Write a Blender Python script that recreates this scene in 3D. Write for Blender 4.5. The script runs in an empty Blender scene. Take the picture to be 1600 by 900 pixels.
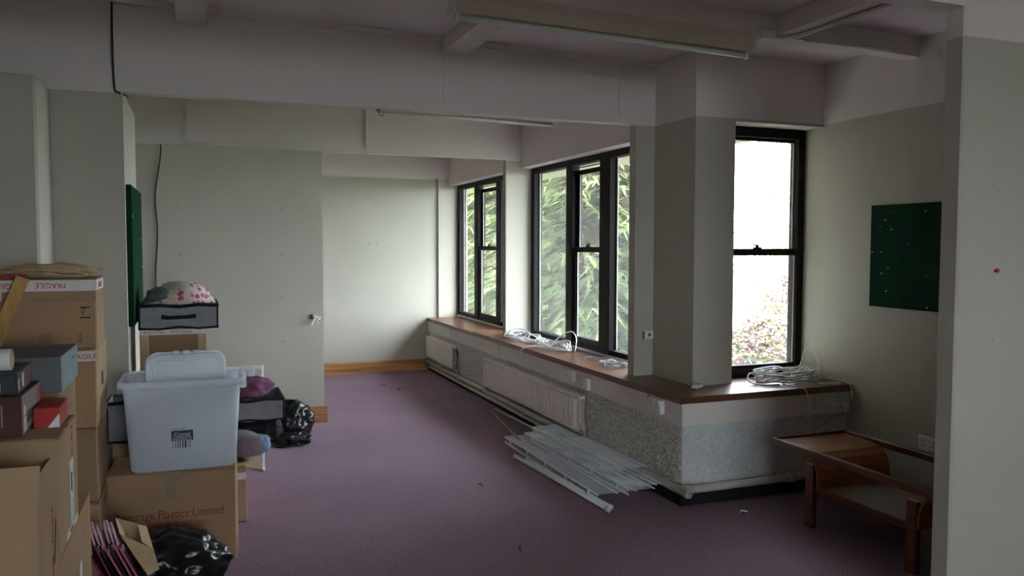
import bpy, bmesh, math, random
from mathutils import Vector, Matrix, noise
PI = math.pi
random.seed(7)
scene = bpy.context.scene
COL = scene.collection

# ------------------------------------------------------------------ camera
YAW, PITCH, ROLL, FPX, EYE = .3669, .0528, .0019, 1269.87, 1.6
cam_data = bpy.data.cameras.new('camera'); cam = bpy.data.objects.new('camera', cam_data)
COL.objects.link(cam); scene.camera = cam
cam_data.sensor_width = 36.0; cam_data.lens = FPX * 36.0 / 1600.0; cam_data.clip_start = .05; cam_data.clip_end = 300
_f = Vector((math.sin(YAW)*math.cos(PITCH), math.cos(YAW)*math.cos(PITCH), -math.sin(PITCH)))
_r = Vector((math.cos(YAW), -math.sin(YAW), 0)); _u = _r.cross(_f)
_r2 = _r*math.cos(ROLL) + _u*math.sin(ROLL); _u2 = -_r*math.sin(ROLL) + _u*math.cos(ROLL)
cam.matrix_world = Matrix(((_r2.x, _u2.x, -_f.x, 0), (_r2.y, _u2.y, -_f.y, 0), (_r2.z, _u2.z, -_f.z, EYE), (0, 0, 0, 1)))

# ------------------------------------------------------------------ sky, sun, exposure
world = bpy.data.worlds.new('sky'); scene.world = world; world.use_nodes = True
bg = world.node_tree.nodes['Background']; bg.inputs[0].default_value = (.80, .89, 1, 1); bg.inputs[1].default_value = 18.5
sd = bpy.data.lights.new('sun_offscreen', 'SUN'); sd.energy = 16.0; sd.angle = .05; sd.color = (1, .94, .82)
sun = bpy.data.objects.new('sun_offscreen', sd); COL.objects.link(sun)
sun.rotation_euler = Vector((.75, .45, -1.05)).to_track_quat('-Z', 'Y').to_euler(); sun.location = (-8, -5, 12)
vs = scene.view_settings
vs.view_transform = 'Standard'; vs.look = 'None'; vs.exposure = 0.56; vs.gamma = 1; vs.use_curve_mapping = False

# ------------------------------------------------------------------ materials
def mat(name, col, rough=.7, var=.08, scale=6., bump=0., bscale=60., metal=0., spec=.35, col2=None, detail=4., stretch=None, coat=0.):
    m = bpy.data.materials.new(name); m.use_nodes = True; nt = m.node_tree; N = nt.nodes; L = nt.links
    b = N['Principled BSDF']; b.inputs['Roughness'].default_value = rough; b.inputs['Metallic'].default_value = metal
    b.inputs['Specular IOR Level'].default_value = spec; b.inputs['Coat Weight'].default_value = coat
    tc = N.new('ShaderNodeTexCoord'); mp = N.new('ShaderNodeMapping'); L.new(tc.outputs['Object'], mp.inputs[0])
    if stretch: mp.inputs['Scale'].default_value = stretch
    nz = N.new('ShaderNodeTexNoise'); nz.inputs['Scale'].default_value = scale; nz.inputs['Detail'].default_value = detail
    L.new(mp.outputs[0], nz.inputs['Vector'])
    rp = N.new('ShaderNodeValToRGB'); c = Vector(col)
    a = col2 if col2 else tuple(c*(1-var)); z = tuple(c*(1+var*.6))
    rp.color_ramp.elements[0].position = .32; rp.color_ramp.elements[1].position = .68
    rp.color_ramp.elements[0].color = (*a, 1); rp.color_ramp.elements[1].color = (*z, 1)
    L.new(nz.outputs['Fac'], rp.inputs[0]); L.new(rp.outputs[0], b.inputs['Base Color'])
    if bump:
        n2 = N.new('ShaderNodeTexNoise'); n2.inputs['Scale'].default_value = bscale; n2.inputs['Detail'].default_value = 5
        L.new(mp.outputs[0], n2.inputs['Vector'])
        bp = N.new('ShaderNodeBump'); bp.inputs['Strength'].default_value = bump; bp.inputs['Distance'].default_value = .01
        L.new(n2.outputs['Fac'], bp.inputs['Height']); L.new(bp.outputs[0], b.inputs['Normal'])
    return m

def paint_two_tone(name, low, high, zline):
    m = mat(name, low, .75, .04, 2.2, .12, 45)
    nt = m.node_tree; N = nt.nodes; L = nt.links
    rp = [n for n in N if n.type == 'VALTORGB'][0]; b = N['Principled BSDF']
    g = N.new('ShaderNodeNewGeometry'); sx = N.new('ShaderNodeSeparateXYZ'); L.new(g.outputs['Position'], sx.inputs[0])
    gt = N.new('ShaderNodeMath'); gt.operation = 'GREATER_THAN'; gt.inputs[1].default_value = zline; L.new(sx.outputs[2], gt.inputs[0])
    mx = N.new('ShaderNodeMix'); mx.data_type = 'RGBA'; L.new(gt.outputs[0], mx.inputs[0]); L.new(rp.outputs[0], mx.inputs[6])
    mx.inputs[7].default_value = (*high, 1); L.new(mx.outputs[2], b.inputs['Base Color'])
    return m

CREAM = (.48, .445, .37); OFFW = (.73, .665, .635)
M = {}
M['wall'] = paint_two_tone('wall_paint', CREAM, OFFW, 2.43)
M['offwhite'] = mat('offwhite_paint', OFFW, .7, .04, 3, .1, 40)
M['ceiling'] = mat('ceiling_paint', (.78, .715, .705), .8, .05, 2, .1, 30)
M['fascia'] = mat('fascia_paint', (.78, .71, .66), .5, .05, 3, .05, 30)
M['rough'] = mat('roughcast', (.66, .64, .60), .85, .25, 45, .7, 110, col2=(.44, .42, .38))
M['stipple'] = mat('painted_render', (.70, .71, .71), .8, .10, 95, .5, 120, col2=(.54, .54, .53))
M['sillwood'] = mat('sill_wood', (.15, .052, .026), .34, .45, 5, .06, 30, stretch=(7, .6, 7), spec=.7)
M['sillwoodx'] = mat('sill_wood_x', (.15, .052, .026), .34, .45, 5, .06, 30, stretch=(.6, 7, 7), spec=.7)
M['pine'] = mat('pine_skirting', (.46, .20, .06), .4, .45, 3, .04, 30, stretch=(.5, 8, 9), spec=.5)
M['teak'] = mat('teak', (.135, .042, .016), .33, .4, 4, .04, 30, stretch=(9, .7, 9), spec=.5, coat=.2)
M['plywood'] = mat('teak_plywood', (.29, .10, .026), .3, .3, 4, .03, 30, stretch=(1, 9, 9), spec=.5, coat=.25)
M['frame'] = mat('dark_window_frame', (.009, .007, .006), .6, .2, 4, .03, 30, spec=.2)
M['black'] = mat('black_skirting', (.008, .008, .01), .7, .2, 6)
M['rad'] = mat('radiator_enamel', (.82, .73, .66), .45, .05, 4)
M['pipe'] = mat('pipe_paint', (.56, .52, .45), .5, .1, 9)
M['white'] = mat('white_plastic', (.75, .75, .74), .4, .03, 8)
M['cablewhite'] = mat('white_cable', (.8, .8, .8), .45, .04, 20)
M['cablegrey'] = mat('grey_cable', (.33, .33, .35), .5, .1, 20)
M['blackplastic'] = mat('black_plastic', (.015, .015, .017), .45, .1, 20)
M['wire'] = mat('white_coated_wire', (.84, .87, .90), .4, .05, 9)
M['card'] = mat('cardboard', (.36, .225, .125), .85, .10, 4, .06, 90)
M['card2'] = mat('cardboard_light', (.40, .26, .15), .85, .10, 4, .06, 90)
M['card3'] = mat('cardboard_dark', (.30, .19, .105), .85, .12, 4, .06, 90)
M['tape'] = mat('brown_tape', (.30, .23, .16), .25, .12, 15, spec=.5)
M['ftape'] = mat('white_tape', (.66, .60, .57), .35, .05, 15, spec=.5)
M['redink'] = mat('red_ink', (.42, .03, .03), .7, .1, 30)
M['brownink'] = mat('brown_ink', (.24, .035, .02), .8, .1, 30)
M['darkink'] = mat('dark_ink', (.03, .025, .02), .8, .1, 30)
M['lightink'] = mat('light_ink', (.62, .62, .6), .6, .1, 30)
M['paper'] = mat('white_paper', (.66, .66, .64), .8, .05, 20)
M['green'] = mat('green_baize', (.005, .036, .016), .95, .15, 20, .2, 250, spec=.1)
M['mesh'] = mat('grey_fabric', (.26, .26, .28), .9, .12, 14, .2, 200)
M['blackfab'] = mat('black_fabric', (.01, .01, .012), .8, .2, 20, .2, 150)
M['binbag'] = mat('black_polythene', (.006, .006, .007), .3, .2, 10, .25, 14, spec=.5)
M['purple'] = mat('purple_cloth', (.13, .035, .075), .85, .4, 14, .3, 60)
M['maroon'] = mat('maroon_card', (.07, .018, .018), .6, .15, 10)
M['printgrey'] = mat('printed_grey_card', (.20, .165, .15), .6, .15, 10)
M['charcoal'] = mat('charcoal_card', (.022, .024, .028), .45, .15, 10)
M['slate'] = mat('slate_card', (.11, .115, .115), .6, .1, 10)
M['bluegrey'] = mat('bluegrey_card', (.20, .25, .28), .6, .1, 10)
M['red'] = mat('red_card', (.38, .022, .015), .5, .15, 10)
M['wood'] = mat('pale_wood', (.46, .25, .08), .6, .25, 5, stretch=(8, 8, .6))
M['kraft'] = mat('kraft_paper', (.52, .37, .22), .85, .12, 9, .3, 40)
M['pinkpaper'] = mat('pink_paper', (.50, .16, .24), .6, .25, 9)
M['darkpink'] = mat('dark_pink_paper', (.20, .03, .07), .6, .25, 9)
M['ribbon'] = mat('pink_ribbon', (.72, .42, .50), .4, .15, 20, spec=.5)
M['lamp'] = mat('lamp_enamel', (.62, .55, .45), .45, .05, 5)
M['tubeglass'] = mat('tube_glass', (.72, .75, .70), .2, .04, 5, spec=.5)
M['metal'] = mat('dull_metal', (.35, .34, .33), .4, .1, 12, metal=.9)
M['redpin'] = mat('red_pin', (.5, .02, .03), .4, .05, 20)
M['palebark'] = mat('pale_bark', (.30, .29, .25), .9, .3, 8)
M['bark'] = mat('bark', (.10, .07, .05), .9, .3, 8, .5, 30)
M['eaves'] = mat('cream_board', (.58, .52, .42), .7, .08, 3)
M['earth'] = mat('lawn', (.055, .075, .03), .95, .4, 3, .3, 20)
M['birch'] = mat('pale_birch_leaf', (.15, .18, .055), .7, .35, 2, col2=(.07, .11, .03))
M['pinkleaf'] = mat('pink_flower', (.24, .085, .15), .7, .35, 3, col2=(.15, .08, .06))
M['heather'] = mat('yellowgreen_leaf', (.13, .15, .055), .7, .35, 3)

# conifer foliage: yellow-green to blue-green
M['conifer'] = mat('conifer_spray', (.27, .30, .115), .75, .3, 1.8, col2=(.10, .155, .06), detail=6)

def carpet():
    m = mat('carpet', (.345, .24, .30), .95, .10, 1.2, .5, 420, spec=.12)
    nt = m.node_tree; N = nt.nodes; L = nt.links; b = N['Principled BSDF']
    rp = [n for n in N if n.type == 'VALTORGB'][0]; mp = [n for n in N if n.type == 'MAPPING'][0]
    n1 = N.new('ShaderNodeTexNoise'); n1.inputs['Scale'].default_value = 110; n1.inputs['Detail'].default_value = 3; L.new(mp.outputs[0], n1.inputs[0])
    r1 = N.new('ShaderNodeValToRGB'); r1.color_ramp.elements[0].position = .33; r1.color_ramp.elements[1].position = .66
    r1.color_ramp.elements[0].color = (.55, .52, .55, 1); r1.color_ramp.elements[1].color = (1.25, 1.2, 1.22, 1); L.new(n1.outputs[0], r1.inputs[0])
    mx = N.new('ShaderNodeMix'); mx.data_type = 'RGBA'; mx.blend_type = 'MULTIPLY'; mx.inputs[0].default_value = 1
    L.new(rp.outputs[0], mx.inputs[6]); L.new(r1.outputs[0], mx.inputs[7])
    n2 = N.new('ShaderNodeTexNoise'); n2.inputs['Scale'].default_value = 5; n2.inputs['Detail'].default_value = 6; n2.inputs['Roughness'].default_value = .7; L.new(mp.outputs[0], n2.inputs[0])
    r2 = N.new('ShaderNodeValToRGB'); r2.color_ramp.elements[0].position = .70; r2.color_ramp.elements[1].position = .76
    r2.color_ramp.elements[0].color = (0, 0, 0, 1); r2.color_ramp.elements[1].color = (.55, .55, .55, 1); L.new(n2.outputs[0], r2.inputs[0])
    m2 = N.new('ShaderNodeMix'); m2.data_type = 'RGBA'; L.new(r2.outputs[0], m2.inputs[0]); L.new(mx.outputs[2], m2.inputs[6]); m2.inputs[7].default_value = (.10, .06, .08, 1)
    L.new(m2.outputs[2], b.inputs['Base Color'])
    return m
M['carpet'] = carpet()

def weave():
    m = mat('woven_seat', (.30, .25, .22), .8, .1, 8)
    nt = m.node_tree; N = nt.nodes; L = nt.links; b = N['Principled BSDF']
    w = N.new('ShaderNodeTexWave'); w.inputs['Scale'].default_value = 26; w.inputs['Distortion'].default_value = 1.5; w.bands_direction = 'DIAGONAL'
    mp = [n for n in N if n.type == 'MAPPING'][0]; L.new(mp.outputs[0], w.inputs[0])
    r = N.new('ShaderNodeValToRGB'); r.color_ramp.elements[0].color = (.10, .08, .07, 1); r.color_ramp.elements[1].color = (.38, .33, .30, 1)
    L.new(w.outputs['Fac'], r.inputs[0]); L.new(r.outputs[0], b.inputs['Base Color'])
    return m
M['weave'] = weave()

def glass():
    m = bpy.data.materials.new('window_glass'); m.use_nodes = True; nt = m.node_tree; N = nt.nodes; L = nt.links
    N.remove(N['Principled BSDF']); out = N['Material Output']
    t = N.new('ShaderNodeBsdfTransparent'); t.inputs[0].default_value = (.93, .95, .94, 1)
    g = N.new('ShaderNodeBsdfGlossy'); g.inputs['Roughness'].default_value = .03
    d = N.new('ShaderNodeBsdfTranslucent'); d.inputs[0].default_value = (.8, .82, .82, 1)
    mx = N.new('ShaderNodeMixShader'); mx.inputs[0].default_value = .04; L.new(t.outputs[0], mx.inputs[1]); L.new(g.outputs[0], mx.inputs[2])
    m2 = N.new('ShaderNodeMixShader'); m2.inputs[0].default_value = .015; L.new(mx.outputs[0], m2.inputs[1]); L.new(d.outputs[0], m2.inputs[2])
    L.new(m2.outputs[0], out.inputs[0])
    return m
M['glass'] = glass()

def polyprop(name, clear):
    m = bpy.data.materials.new(name); m.use_nodes = True; nt = m.node_tree; N = nt.nodes; L = nt.links
    b = N['Principled BSDF']; out = N['Material Output']
    b.inputs['Base Color'].default_value = (.84, .86, .90, 1); b.inputs['Roughness'].default_value = .3
    tl = N.new('ShaderNodeBsdfTranslucent'); tl.inputs[0].default_value = (.90, .92, .96, 1)
    t = N.new('ShaderNodeBsdfTransparent'); t.inputs[0].default_value = (.93, .95, .98, 1)
    a = N.new('ShaderNodeMixShader'); a.inputs[0].default_value = .55; L.new(b.outputs[0], a.inputs[1]); L.new(tl.outputs[0], a.inputs[2])
    c = N.new('ShaderNodeMixShader'); c.inputs[0].default_value = clear; L.new(a.outputs[0], c.inputs[1]); L.new(t.outputs[0], c.inputs[2])
    L.new(c.outputs[0], out.inputs[0])
    return m
M['poly'] = polyprop('milky_polypropylene', .38)
M['polyclear'] = polyprop('clear_polypropylene', .55)
M['clearbag'] = polyprop('clear_film', .8)

# ------------------------------------------------------------------ mesh helpers
class MB:
    def __init__(s): s.v = []; s.f = []
    def add(s, vs, fs):
        o = len(s.v); s.v += [tuple(p) for p in vs]; s.f += [tuple(i+o for i in f) for f in fs]; return s
    def box(s, x0, x1, y0, y1, z0, z1):
        return s.add([(x0,y0,z0),(x1,y0,z0),(x1,y1,z0),(x0,y1,z0),(x0,y0,z1),(x1,y0,z1),(x1,y1,z1),(x0,y1,z1)],
                     [(0,3,2,1),(4,5,6,7),(0,1,5,4),(1,2,6,5),(2,3,7,6),(3,0,4,7)])
    def bbox(s, x0, x1, y0, y1, z0, z1, b=.006, seg=1):
        bm = bmesh.new(); bmesh.ops.create_cube(bm, size=1)
        for v in bm.verts: v.co = Vector(((x0+x1)/2+v.co.x*(x1-x0), (y0+y1)/2+v.co.y*(y1-y0), (z0+z1)/2+v.co.z*(z1-z0)))
        bmesh.ops.bevel(bm, geom=bm.edges[:], offset=b, segments=seg, affect='EDGES', profile=.5)
        return s.from_bm(bm)
    def from_bm(s, bm):
        bm.verts.index_update(); s.add([v.co[:] for v in bm.verts], [[v.index for v in f.verts] for f in bm.faces]); bm.free(); return s
    def obox(s, p0, p1, w, h, up=(0,0,1)):           # bar from p0 to p1
        p0 = Vector(p0); p1 = Vector(p1); d = (p1-p0).normalized(); up = Vector(up)
        if abs(d.dot(up)) > .99: up = Vector((1,0,0))
        a = d.cross(up).normalized(); b = a.cross(d).normalized()
        q = []
        for p in (p0, p1):
            for sx, sz in ((-1,-1),(1,-1),(1,1),(-1,1)): q.append(p + a*sx*w/2 + b*sz*h/2)
        return s.add(q, [(3,2,1,0),(4,5,6,7),(0,1,5,4),(1,2,6,5),(2,3,7,6),(3,0,4,7)])
    def tube(s, pts, r, n=6, closed=False):
        pts = [Vector(p) for p in pts]; m = len(pts); o = len(s.v); up = Vector((0,0,1)); fr = None
        for i, p in enumerate(pts):
            a = pts[i-1] if (i or closed) else p; b = pts[(i+1) % m] if (i < m-1 or closed) else p
            t = (b-a); t = t.normalized() if t.length > 1e-9 else Vector((1,0,0))
            if fr is None:
                fr = t.cross(up); fr = fr.normalized() if fr.length > .05 else t.cross(Vector((1,0,0))).normalized()
            else:
                fr = fr - t*fr.dot(t); fr = fr.normalized() if fr.length > 1e-6 else t.orthogonal().normalized()
            g = t.cross(fr); rr = r[i] if isinstance(r, (list, tuple)) else r
            for k in range(n):
                an = 2*PI*k/n; s.v.append(tuple(p + (fr*math.cos(an)+g*math.sin(an))*rr))
        for i in range(m if closed else m-1):
            j = (i+1) % m
            for k in range(n): s.f.append((o+i*n+k, o+i*n+(k+1) % n, o+j*n+(k+1) % n, o+j*n+k))
        if not closed:
            s.f.append(tuple(o+k for k in range(n))[::-1]); s.f.append(tuple(o+(m-1)*n+k for k in range(n)))
        return s
    def cyl(s, p0, p1, r, n=12): return s.tube([p0, p1], r, n)
    def prism(s, poly, axis, a, b):                  # 2d outline extruded along axis from a to b
        n = len(poly)
        def P(u, w, t): return {'x': (t,u,w), 'y': (u,t,w), 'z': (u,w,t)}[axis]
        o = [P(u,w,a) for u,w in poly] + [P(u,w,b) for u,w in poly]
        return s.add(o, [tuple(range(n))[::-1], tuple(range(n,2*n))] + [(i,(i+1) % n,n+(i+1) % n,n+i) for i in range(n)])
    def mesh(s, name):
        me = bpy.data.meshes.new(name); me.from_pydata(s.v, [], s.f); me.update()
        bm = bmesh.new(); bm.from_mesh(me); bmesh.ops.recalc_face_normals(bm, faces=bm.faces[:]); bm.to_mesh(me); bm.free()
        return me
    def build(s, name, m, parent=None, loc=None, rot=None, smooth=False, label=None, kind=None):
        me = s.mesh(name); me.materials.append(M[m] if isinstance(m, str) else m)
        if smooth: me.polygons.foreach_set('use_smooth', [True]*len(me.polygons))
        return link(name, me, parent, loc, rot, label, kind)

def link(name, me, parent=None, loc=None, rot=None, label=None, kind=None):
    o = bpy.data.objects.new(name, me); COL.objects.link(o)
    if parent: o.parent = parent
    if loc: o.location = loc
    if rot: o.rotation_euler = rot
    if label: o['label'] = label
    if kind: o['kind'] = kind
    return o
def tag(o, label, cat, group=None, kind=None):
    o['label'] = label; o['category'] = cat
    if group: o['group'] = group
    if kind: o['kind'] = kind
    return o
def thing(name, label, cat, loc=(0,0,0), rz=0, group=None, kind=None, rot=None):
    o = bpy.data.objects.new(name, None); COL.objects.link(o); o.location = loc; o.rotation_euler = rot or (0,0,rz); o.empty_display_size = .1
    return tag(o, label, cat, group, kind)
def struct(name, mb, m, label, cat, smooth=False): return tag(mb.build(name, m, smooth=smooth), label, cat, kind='structure')
def B(*a): return MB().box(*a)
def BB(*a): return MB().bbox(*a)
def text(s, size, m, parent, loc, rot, name='lettering', align='CENTER', wx=1.0):
    cu = bpy.data.curves.new(name, 'FONT'); cu.body = s; cu.size = size; cu.align_x = align; cu.extrude = .0004; cu.resolution_u = 2
    t = bpy.data.objects.new(name+'_tmp', cu); COL.objects.link(t)
    me = bpy.data.meshes.new_from_object(t.evaluated_get(bpy.context.evaluated_depsgraph_get())); bpy.data.objects.remove(t)
    me.materials.clear(); me.materials.append(M[m])
    o = link(name, me, parent, loc, rot); o.scale = (wx, 1, 1); return o
FRONT = (PI/2, 0, 0); FRONTUP = (PI/2, PI, 0); SIDE = (PI/2, 0, PI/2)
def smooth_path(pts, k=6, closed=False):
    P = [Vector(p) for p in pts]; n = len(P); out = []
    for i in range(n if closed else n-1):
        if closed: a, b, c, d = P[i-1], P[i], P[(i+1) % n], P[(i+2) % n]
        else: a, b, c, d = P[max(i-1,0)], P[i], P[i+1], P[min(i+2,n-1)]
        for j in range(k):
            t = j/k; out.append(.5*((2*b)+(-a+c)*t+(2*a-5*b+4*c-d)*t*t+(-a+3*b-3*c+d)*t*t*t))
    if not closed: out.append(P[-1])
    return out

# ------------------------------------------------------------------ the room
X_PL, X_SOF, X_PIER, X_R = 2.74, 2.9855, 2.835, 4.017
Y_C, ZS, ZB, ZSOF, Y_FAR = 4.23, .683, 2.437, 2.361, 10.07
def zc(x): return 2.86 + .025*(3-x)
TOP = 3.02
struct('floor', B(-3.1, 4.15, -3.7, 10.2, -.12, 0), 'carpet', 'worn mauve purple carpet covering the whole floor', 'carpet')
mb = MB(); mb.add([(-3.1,-3.7,zc(-3.1)),(4.2,-3.7,zc(4.2)),(4.2,10.2,zc(4.2)),(-3.1,10.2,zc(-3.1)),(-3.1,-3.7,3.3),(4.2,-3.7,3.3),(4.2,10.2,3.3),(-3.1,10.2,3.3)],
        [(0,3,2,1),(4,5,6,7),(0,1,5,4),(1,2,6,5),(2,3,7,6),(3,0,4,7)])
struct('ceiling', mb, 'ceiling', 'low sloping white boarded ceiling', 'ceiling')
struct('wall_far', B(-3.1, 3.25, Y_FAR, 10.2, 0, TOP), 'wall', 'cream far end wall beyond the last beam', 'wall')
struct('wall_left', B(-3.1, -3.0, -3.6, 10.07, 0, TOP), 'wall', 'cream side wall behind the boxes', 'wall')
struct('wall_right', B(X_R, 4.15, -3.6, 4.78, 0, TOP), 'wall', 'cream side wall carrying the wide green noticeboard', 'wall')
mb = MB(); mb.box(-3.1,.5,-3.7,-3.6,0,TOP); mb.box(2.3,4.15,-3.7,-3.6,0,TOP); mb.box(.5,2.3,-3.7,-3.6,0,.8); mb.box(.5,2.3,-3.7,-3.6,2.36,TOP)
struct('wall_back', mb, 'wall', 'cream wall with one window behind the viewer', 'wall')
struct('wall_partition', B(-3.0, 1.03, 7.40, 7.50, 0, ZB-.01), 'wall', 'cream partition with screw holes behind the black sacks', 'wall')
struct('wall_nib', B(-3.0, -.38, 4.99, 5.88, 0, ZB), 'wall', 'short return wall carrying the narrow green noticeboard', 'wall')
struct('wall_pilaster', BB(-3.0, -.731, 4.56, 4.99, 0, 2.425, .012), 'wall', 'shallow pilaster behind the tall carton stack', 'wall')
# downstand beams
def beam(y0, y1, z0, x1, label):
    mb = MB(); mb.prism([(-3.0, z0), (x1, z0), (x1, zc(x1)+.02), (-3.0, zc(-3)+.02)], 'y', y0, y1); return struct('trim_beam', mb, 'wall', label, 'beam')
beam(2.40, 2.49, 2.545, X_PIER, 'downstand beam landing on the foreground pier')
b1 = beam(4.99, 5.075, ZB, X_PIER, 'deep downstand beam running from nib wall to corner column')
b2 = beam(7.48, 7.565, ZB, X_PIER, 'downstand beam above the cream partition')
beam(Y_FAR-.03, Y_FAR, 2.445, X_SOF, 'shallow beam along the top of the far wall')
struct('wall_foreground_pier', BB(X_PIER, X_R, 2.40, 2.49, 0, zc(3)-.0, .008), 'wall', 'cream pier in the foreground with a red pin', 'pier')
struct('wall_middle_pier', B(X_PIER, 3.2, 7.55, 7.63, .6, zc(3)), 'wall', 'slim pier between the two long windows', 'pier')
struct('wall_far_pier', B(2.85, 3.2, 10.035, Y_FAR, .6, 2.445), 'wall', 'shallow pier in the far corner', 'pier')
mb = MB(); mb.box(X_PIER, X_SOF, 4.99, 5.075, .6, zc(3)); struct('wall_corner_pier', mb, 'wall', 'slim pier carrying a small square switch', 'pier')
mb = MB(); mb.box(X_SOF, 3.291, 4.487, 5.075, .6, zc(3.2)); mb.box(3.291, X_R, 4.487, 4.78, 2.412, zc(3.6))
struct('wall_column', mb, 'wall', 'square corner column and bulkhead over the narrow window', 'column')
struct('wall_bulkhead', B(X_SOF, 3.30, 5.075, Y_FAR, ZSOF, zc(3)), 'offwhite', 'bulkhead above the long row of windows', 'wall')
# cover strips on the beams
for par, xs, yf in ((b1, ((-.085,.07),(1.45,1.60),(2.70,2.835)), 4.99), (b2, ((-.087,.091),(1.435,1.583)), 7.48)):
    for x0, x1 in xs: B(x0, x1, yf-(.006 if yf < 6 else .03), yf, ZB+.03, zc(x1)).build('cover_strip', 'offwhite', par)
def sloped_bar(x0, x1, y0, y1, drop, name, parent=None):
    return MB().prism([(x0, zc(x0)-drop), (x1, zc(x1)-drop), (x1, zc(x1)), (x0, zc(x0))], 'y', y0, y1)
sloped_bar(-3, X_SOF, 4.955, 4.99, .032, '').build('cornice', 'offwhite', b1)
ceil_l = [(-3, X_R, 3.70, 3.80, .115, 'long ceiling purlin holding the lamp batten'), (-3, X_SOF, 6.25, 6.34, .10, 'ceiling purlin over the middle bay'), (-3, X_SOF, 8.78, 8.87, .10, 'ceiling purlin over the far bay')]
for x0, x1, y0, y1, d, lb in ceil_l: struct('trim_purlin', sloped_bar(x0, x1, y0, y1, d, ''), 'offwhite', lb, 'beam')
for x0, x1, y0, y1, d, lb in ((1.44, 1.60, 3.80, 4.99, .095, 'ceiling rafter above the deep beam near the lamp end'), (-.10, .06, 3.80, 4.99, .09, 'ceiling rafter above the nib wall'), (2.97, 3.12, 2.49, 3.70, .11, 'ceiling rafter with a surface conduit')):
    struct('trim_rafter', sloped_bar(x0, x1, y0, y1, d, ''), 'offwhite', lb, 'beam')

# plinth under the windows -------------------------------------------------
def rough_face(mk, nu, nv, amp, fr, seed):
    mb = MB(); vs = []; fs = []
    for i in range(nu+1):
        for j in range(nv+1):
            u = i/nu; v = j/nv; p = Vector(mk(u, v, 0)); e = min(i, nu-i, j, nv-j)
            d = 0 if e == 0 else amp*(abs(noise.noise(p*fr+Vector((seed,0,0))))*1.4 + .5*noise.noise(p*fr*2.3))
            vs.append(mk(u, v, d))
    for i in range(nu):
        for j in range(nv): a = i*(nv+1)+j; fs.append((a, a+1, a+nv+2, a+nv+1))
    return mb.add(vs, fs)
mb = MB(); mb.box(X_PL, 3.25, Y_C-.01, Y_FAR, 0, .64); mb.box(3.25, X_R, Y_C-.01, 4.75, 0, .64)
pl = struct('wall_plinth', mb, 'stipple', 'low textured plinth wall under the window sills', 'wall')
rough_face(lambda u, v, d: (X_PL-.003-d, Y_C-.012+u*3.0, .085+v*.42), 330, 48, .020, 40, 0).build('roughcast_face', 'rough', pl)
rough_face(lambda u, v, d: (X_PL-.003-d, Y_C+2.988+u*2.85, .085+v*.42), 150, 24, .008, 52, 0).build('roughcast_face', 'rough', pl)
rough_face(lambda u, v, d: (X_PL+u*(X_R-X_PL), Y_C-.013-d, .085+v*.42), 150, 48, .004, 30, 5).build('stippled_face', 'stipple', pl)
mb = MB(); mb.box(X_PL-.012, X_PL, Y_C-.02, Y_FAR, 0, .085); struct('baseboard_plinth', mb, 'black', 'black skirting along the long plinth', 'skirting')
struct('baseboard_plinth_end', B(X_PL-.012, X_R, Y_C-.022, Y_C-.01, 0, .085), 'black', 'black skirting along the short plinth', 'skirting')
mb = MB(); mb.bbox(2.722, X_PL+.02, Y_C+.0205, Y_FAR, .498, .642, .0015); struct('trim_1', mb, 'fascia', 'cream fascia board below the long sill', 'fascia')
mb = MB(); mb.bbox(2.722, X_R, Y_C-.035, Y_C+.02, .498, .642, .0015); struct('trim_2', mb, 'fascia', 'cream fascia board below the short sill', 'fascia')
# sills
mb = MB(); mb.prism([(2.692, Y_C+.1015), (2.692, 8.19), (3.14, 8.19), (3.14, 4.9385)], 'z', .641, ZS); s1 = mb.build('window_sill', 'sillwood', smooth=False); tag(s1, 'dark varnished wooden sill under the three-light window with cables', 'sill')
mb = MB(); mb.prism([(2.692, Y_C-.06), (X_R, Y_C-.06), (X_R, 4.72), (2.9787, 4.72), (2.692, Y_C+.1)], 'z', .641, ZS); s2 = mb.build('window_sill', 'sillwoodx'); tag(s2, 'dark wooden sill wrapping the corner below the narrow window', 'sill')
MB().box(2.705, X_R, Y_C-.052, Y_C-.03, .622, .641).build('moulding', 'fascia', s2)
mb = MB(); mb.bbox(2.70, 3.14, 8.19, Y_FAR, .632, .672, .006, 2); s3 = mb.build('window_sill', 'sillwood'); tag(s3, 'bare wooden sill under the window beside the far wall', 'sill')
# pine skirtings
def skirting(name, x0, x1, y, label, end=False):
    prof = [(y, 0), (y-.02, 0), (y-.02, .115), (y-.012, .13), (y-.006, .145), (y, .145)]
    return struct(name, MB().prism(prof, 'x', x0, x1) if False else MB().add([(x0,a,b) for a,b in prof]+[(x1,a,b) for a,b in prof], [tuple(range(6)), tuple(range(6,12))]+[(i,(i+1) % 6,6+(i+1) % 6,6+i) for i in range(6)]), 'pine', label, 'skirting')
skirting('baseboard_far', -3, 2.72, Y_FAR, 'varnished pine skirting along the far wall')
skirting('baseboard_partition', -3, 1.055, 7.40, 'varnished pine skirting along the partition')
struct('baseboard_partition_end', B(1.03, 1.05, 7.40, 7.50, 0, .14), 'pine', 'short pine skirting on the partition end', 'skirting')

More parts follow.
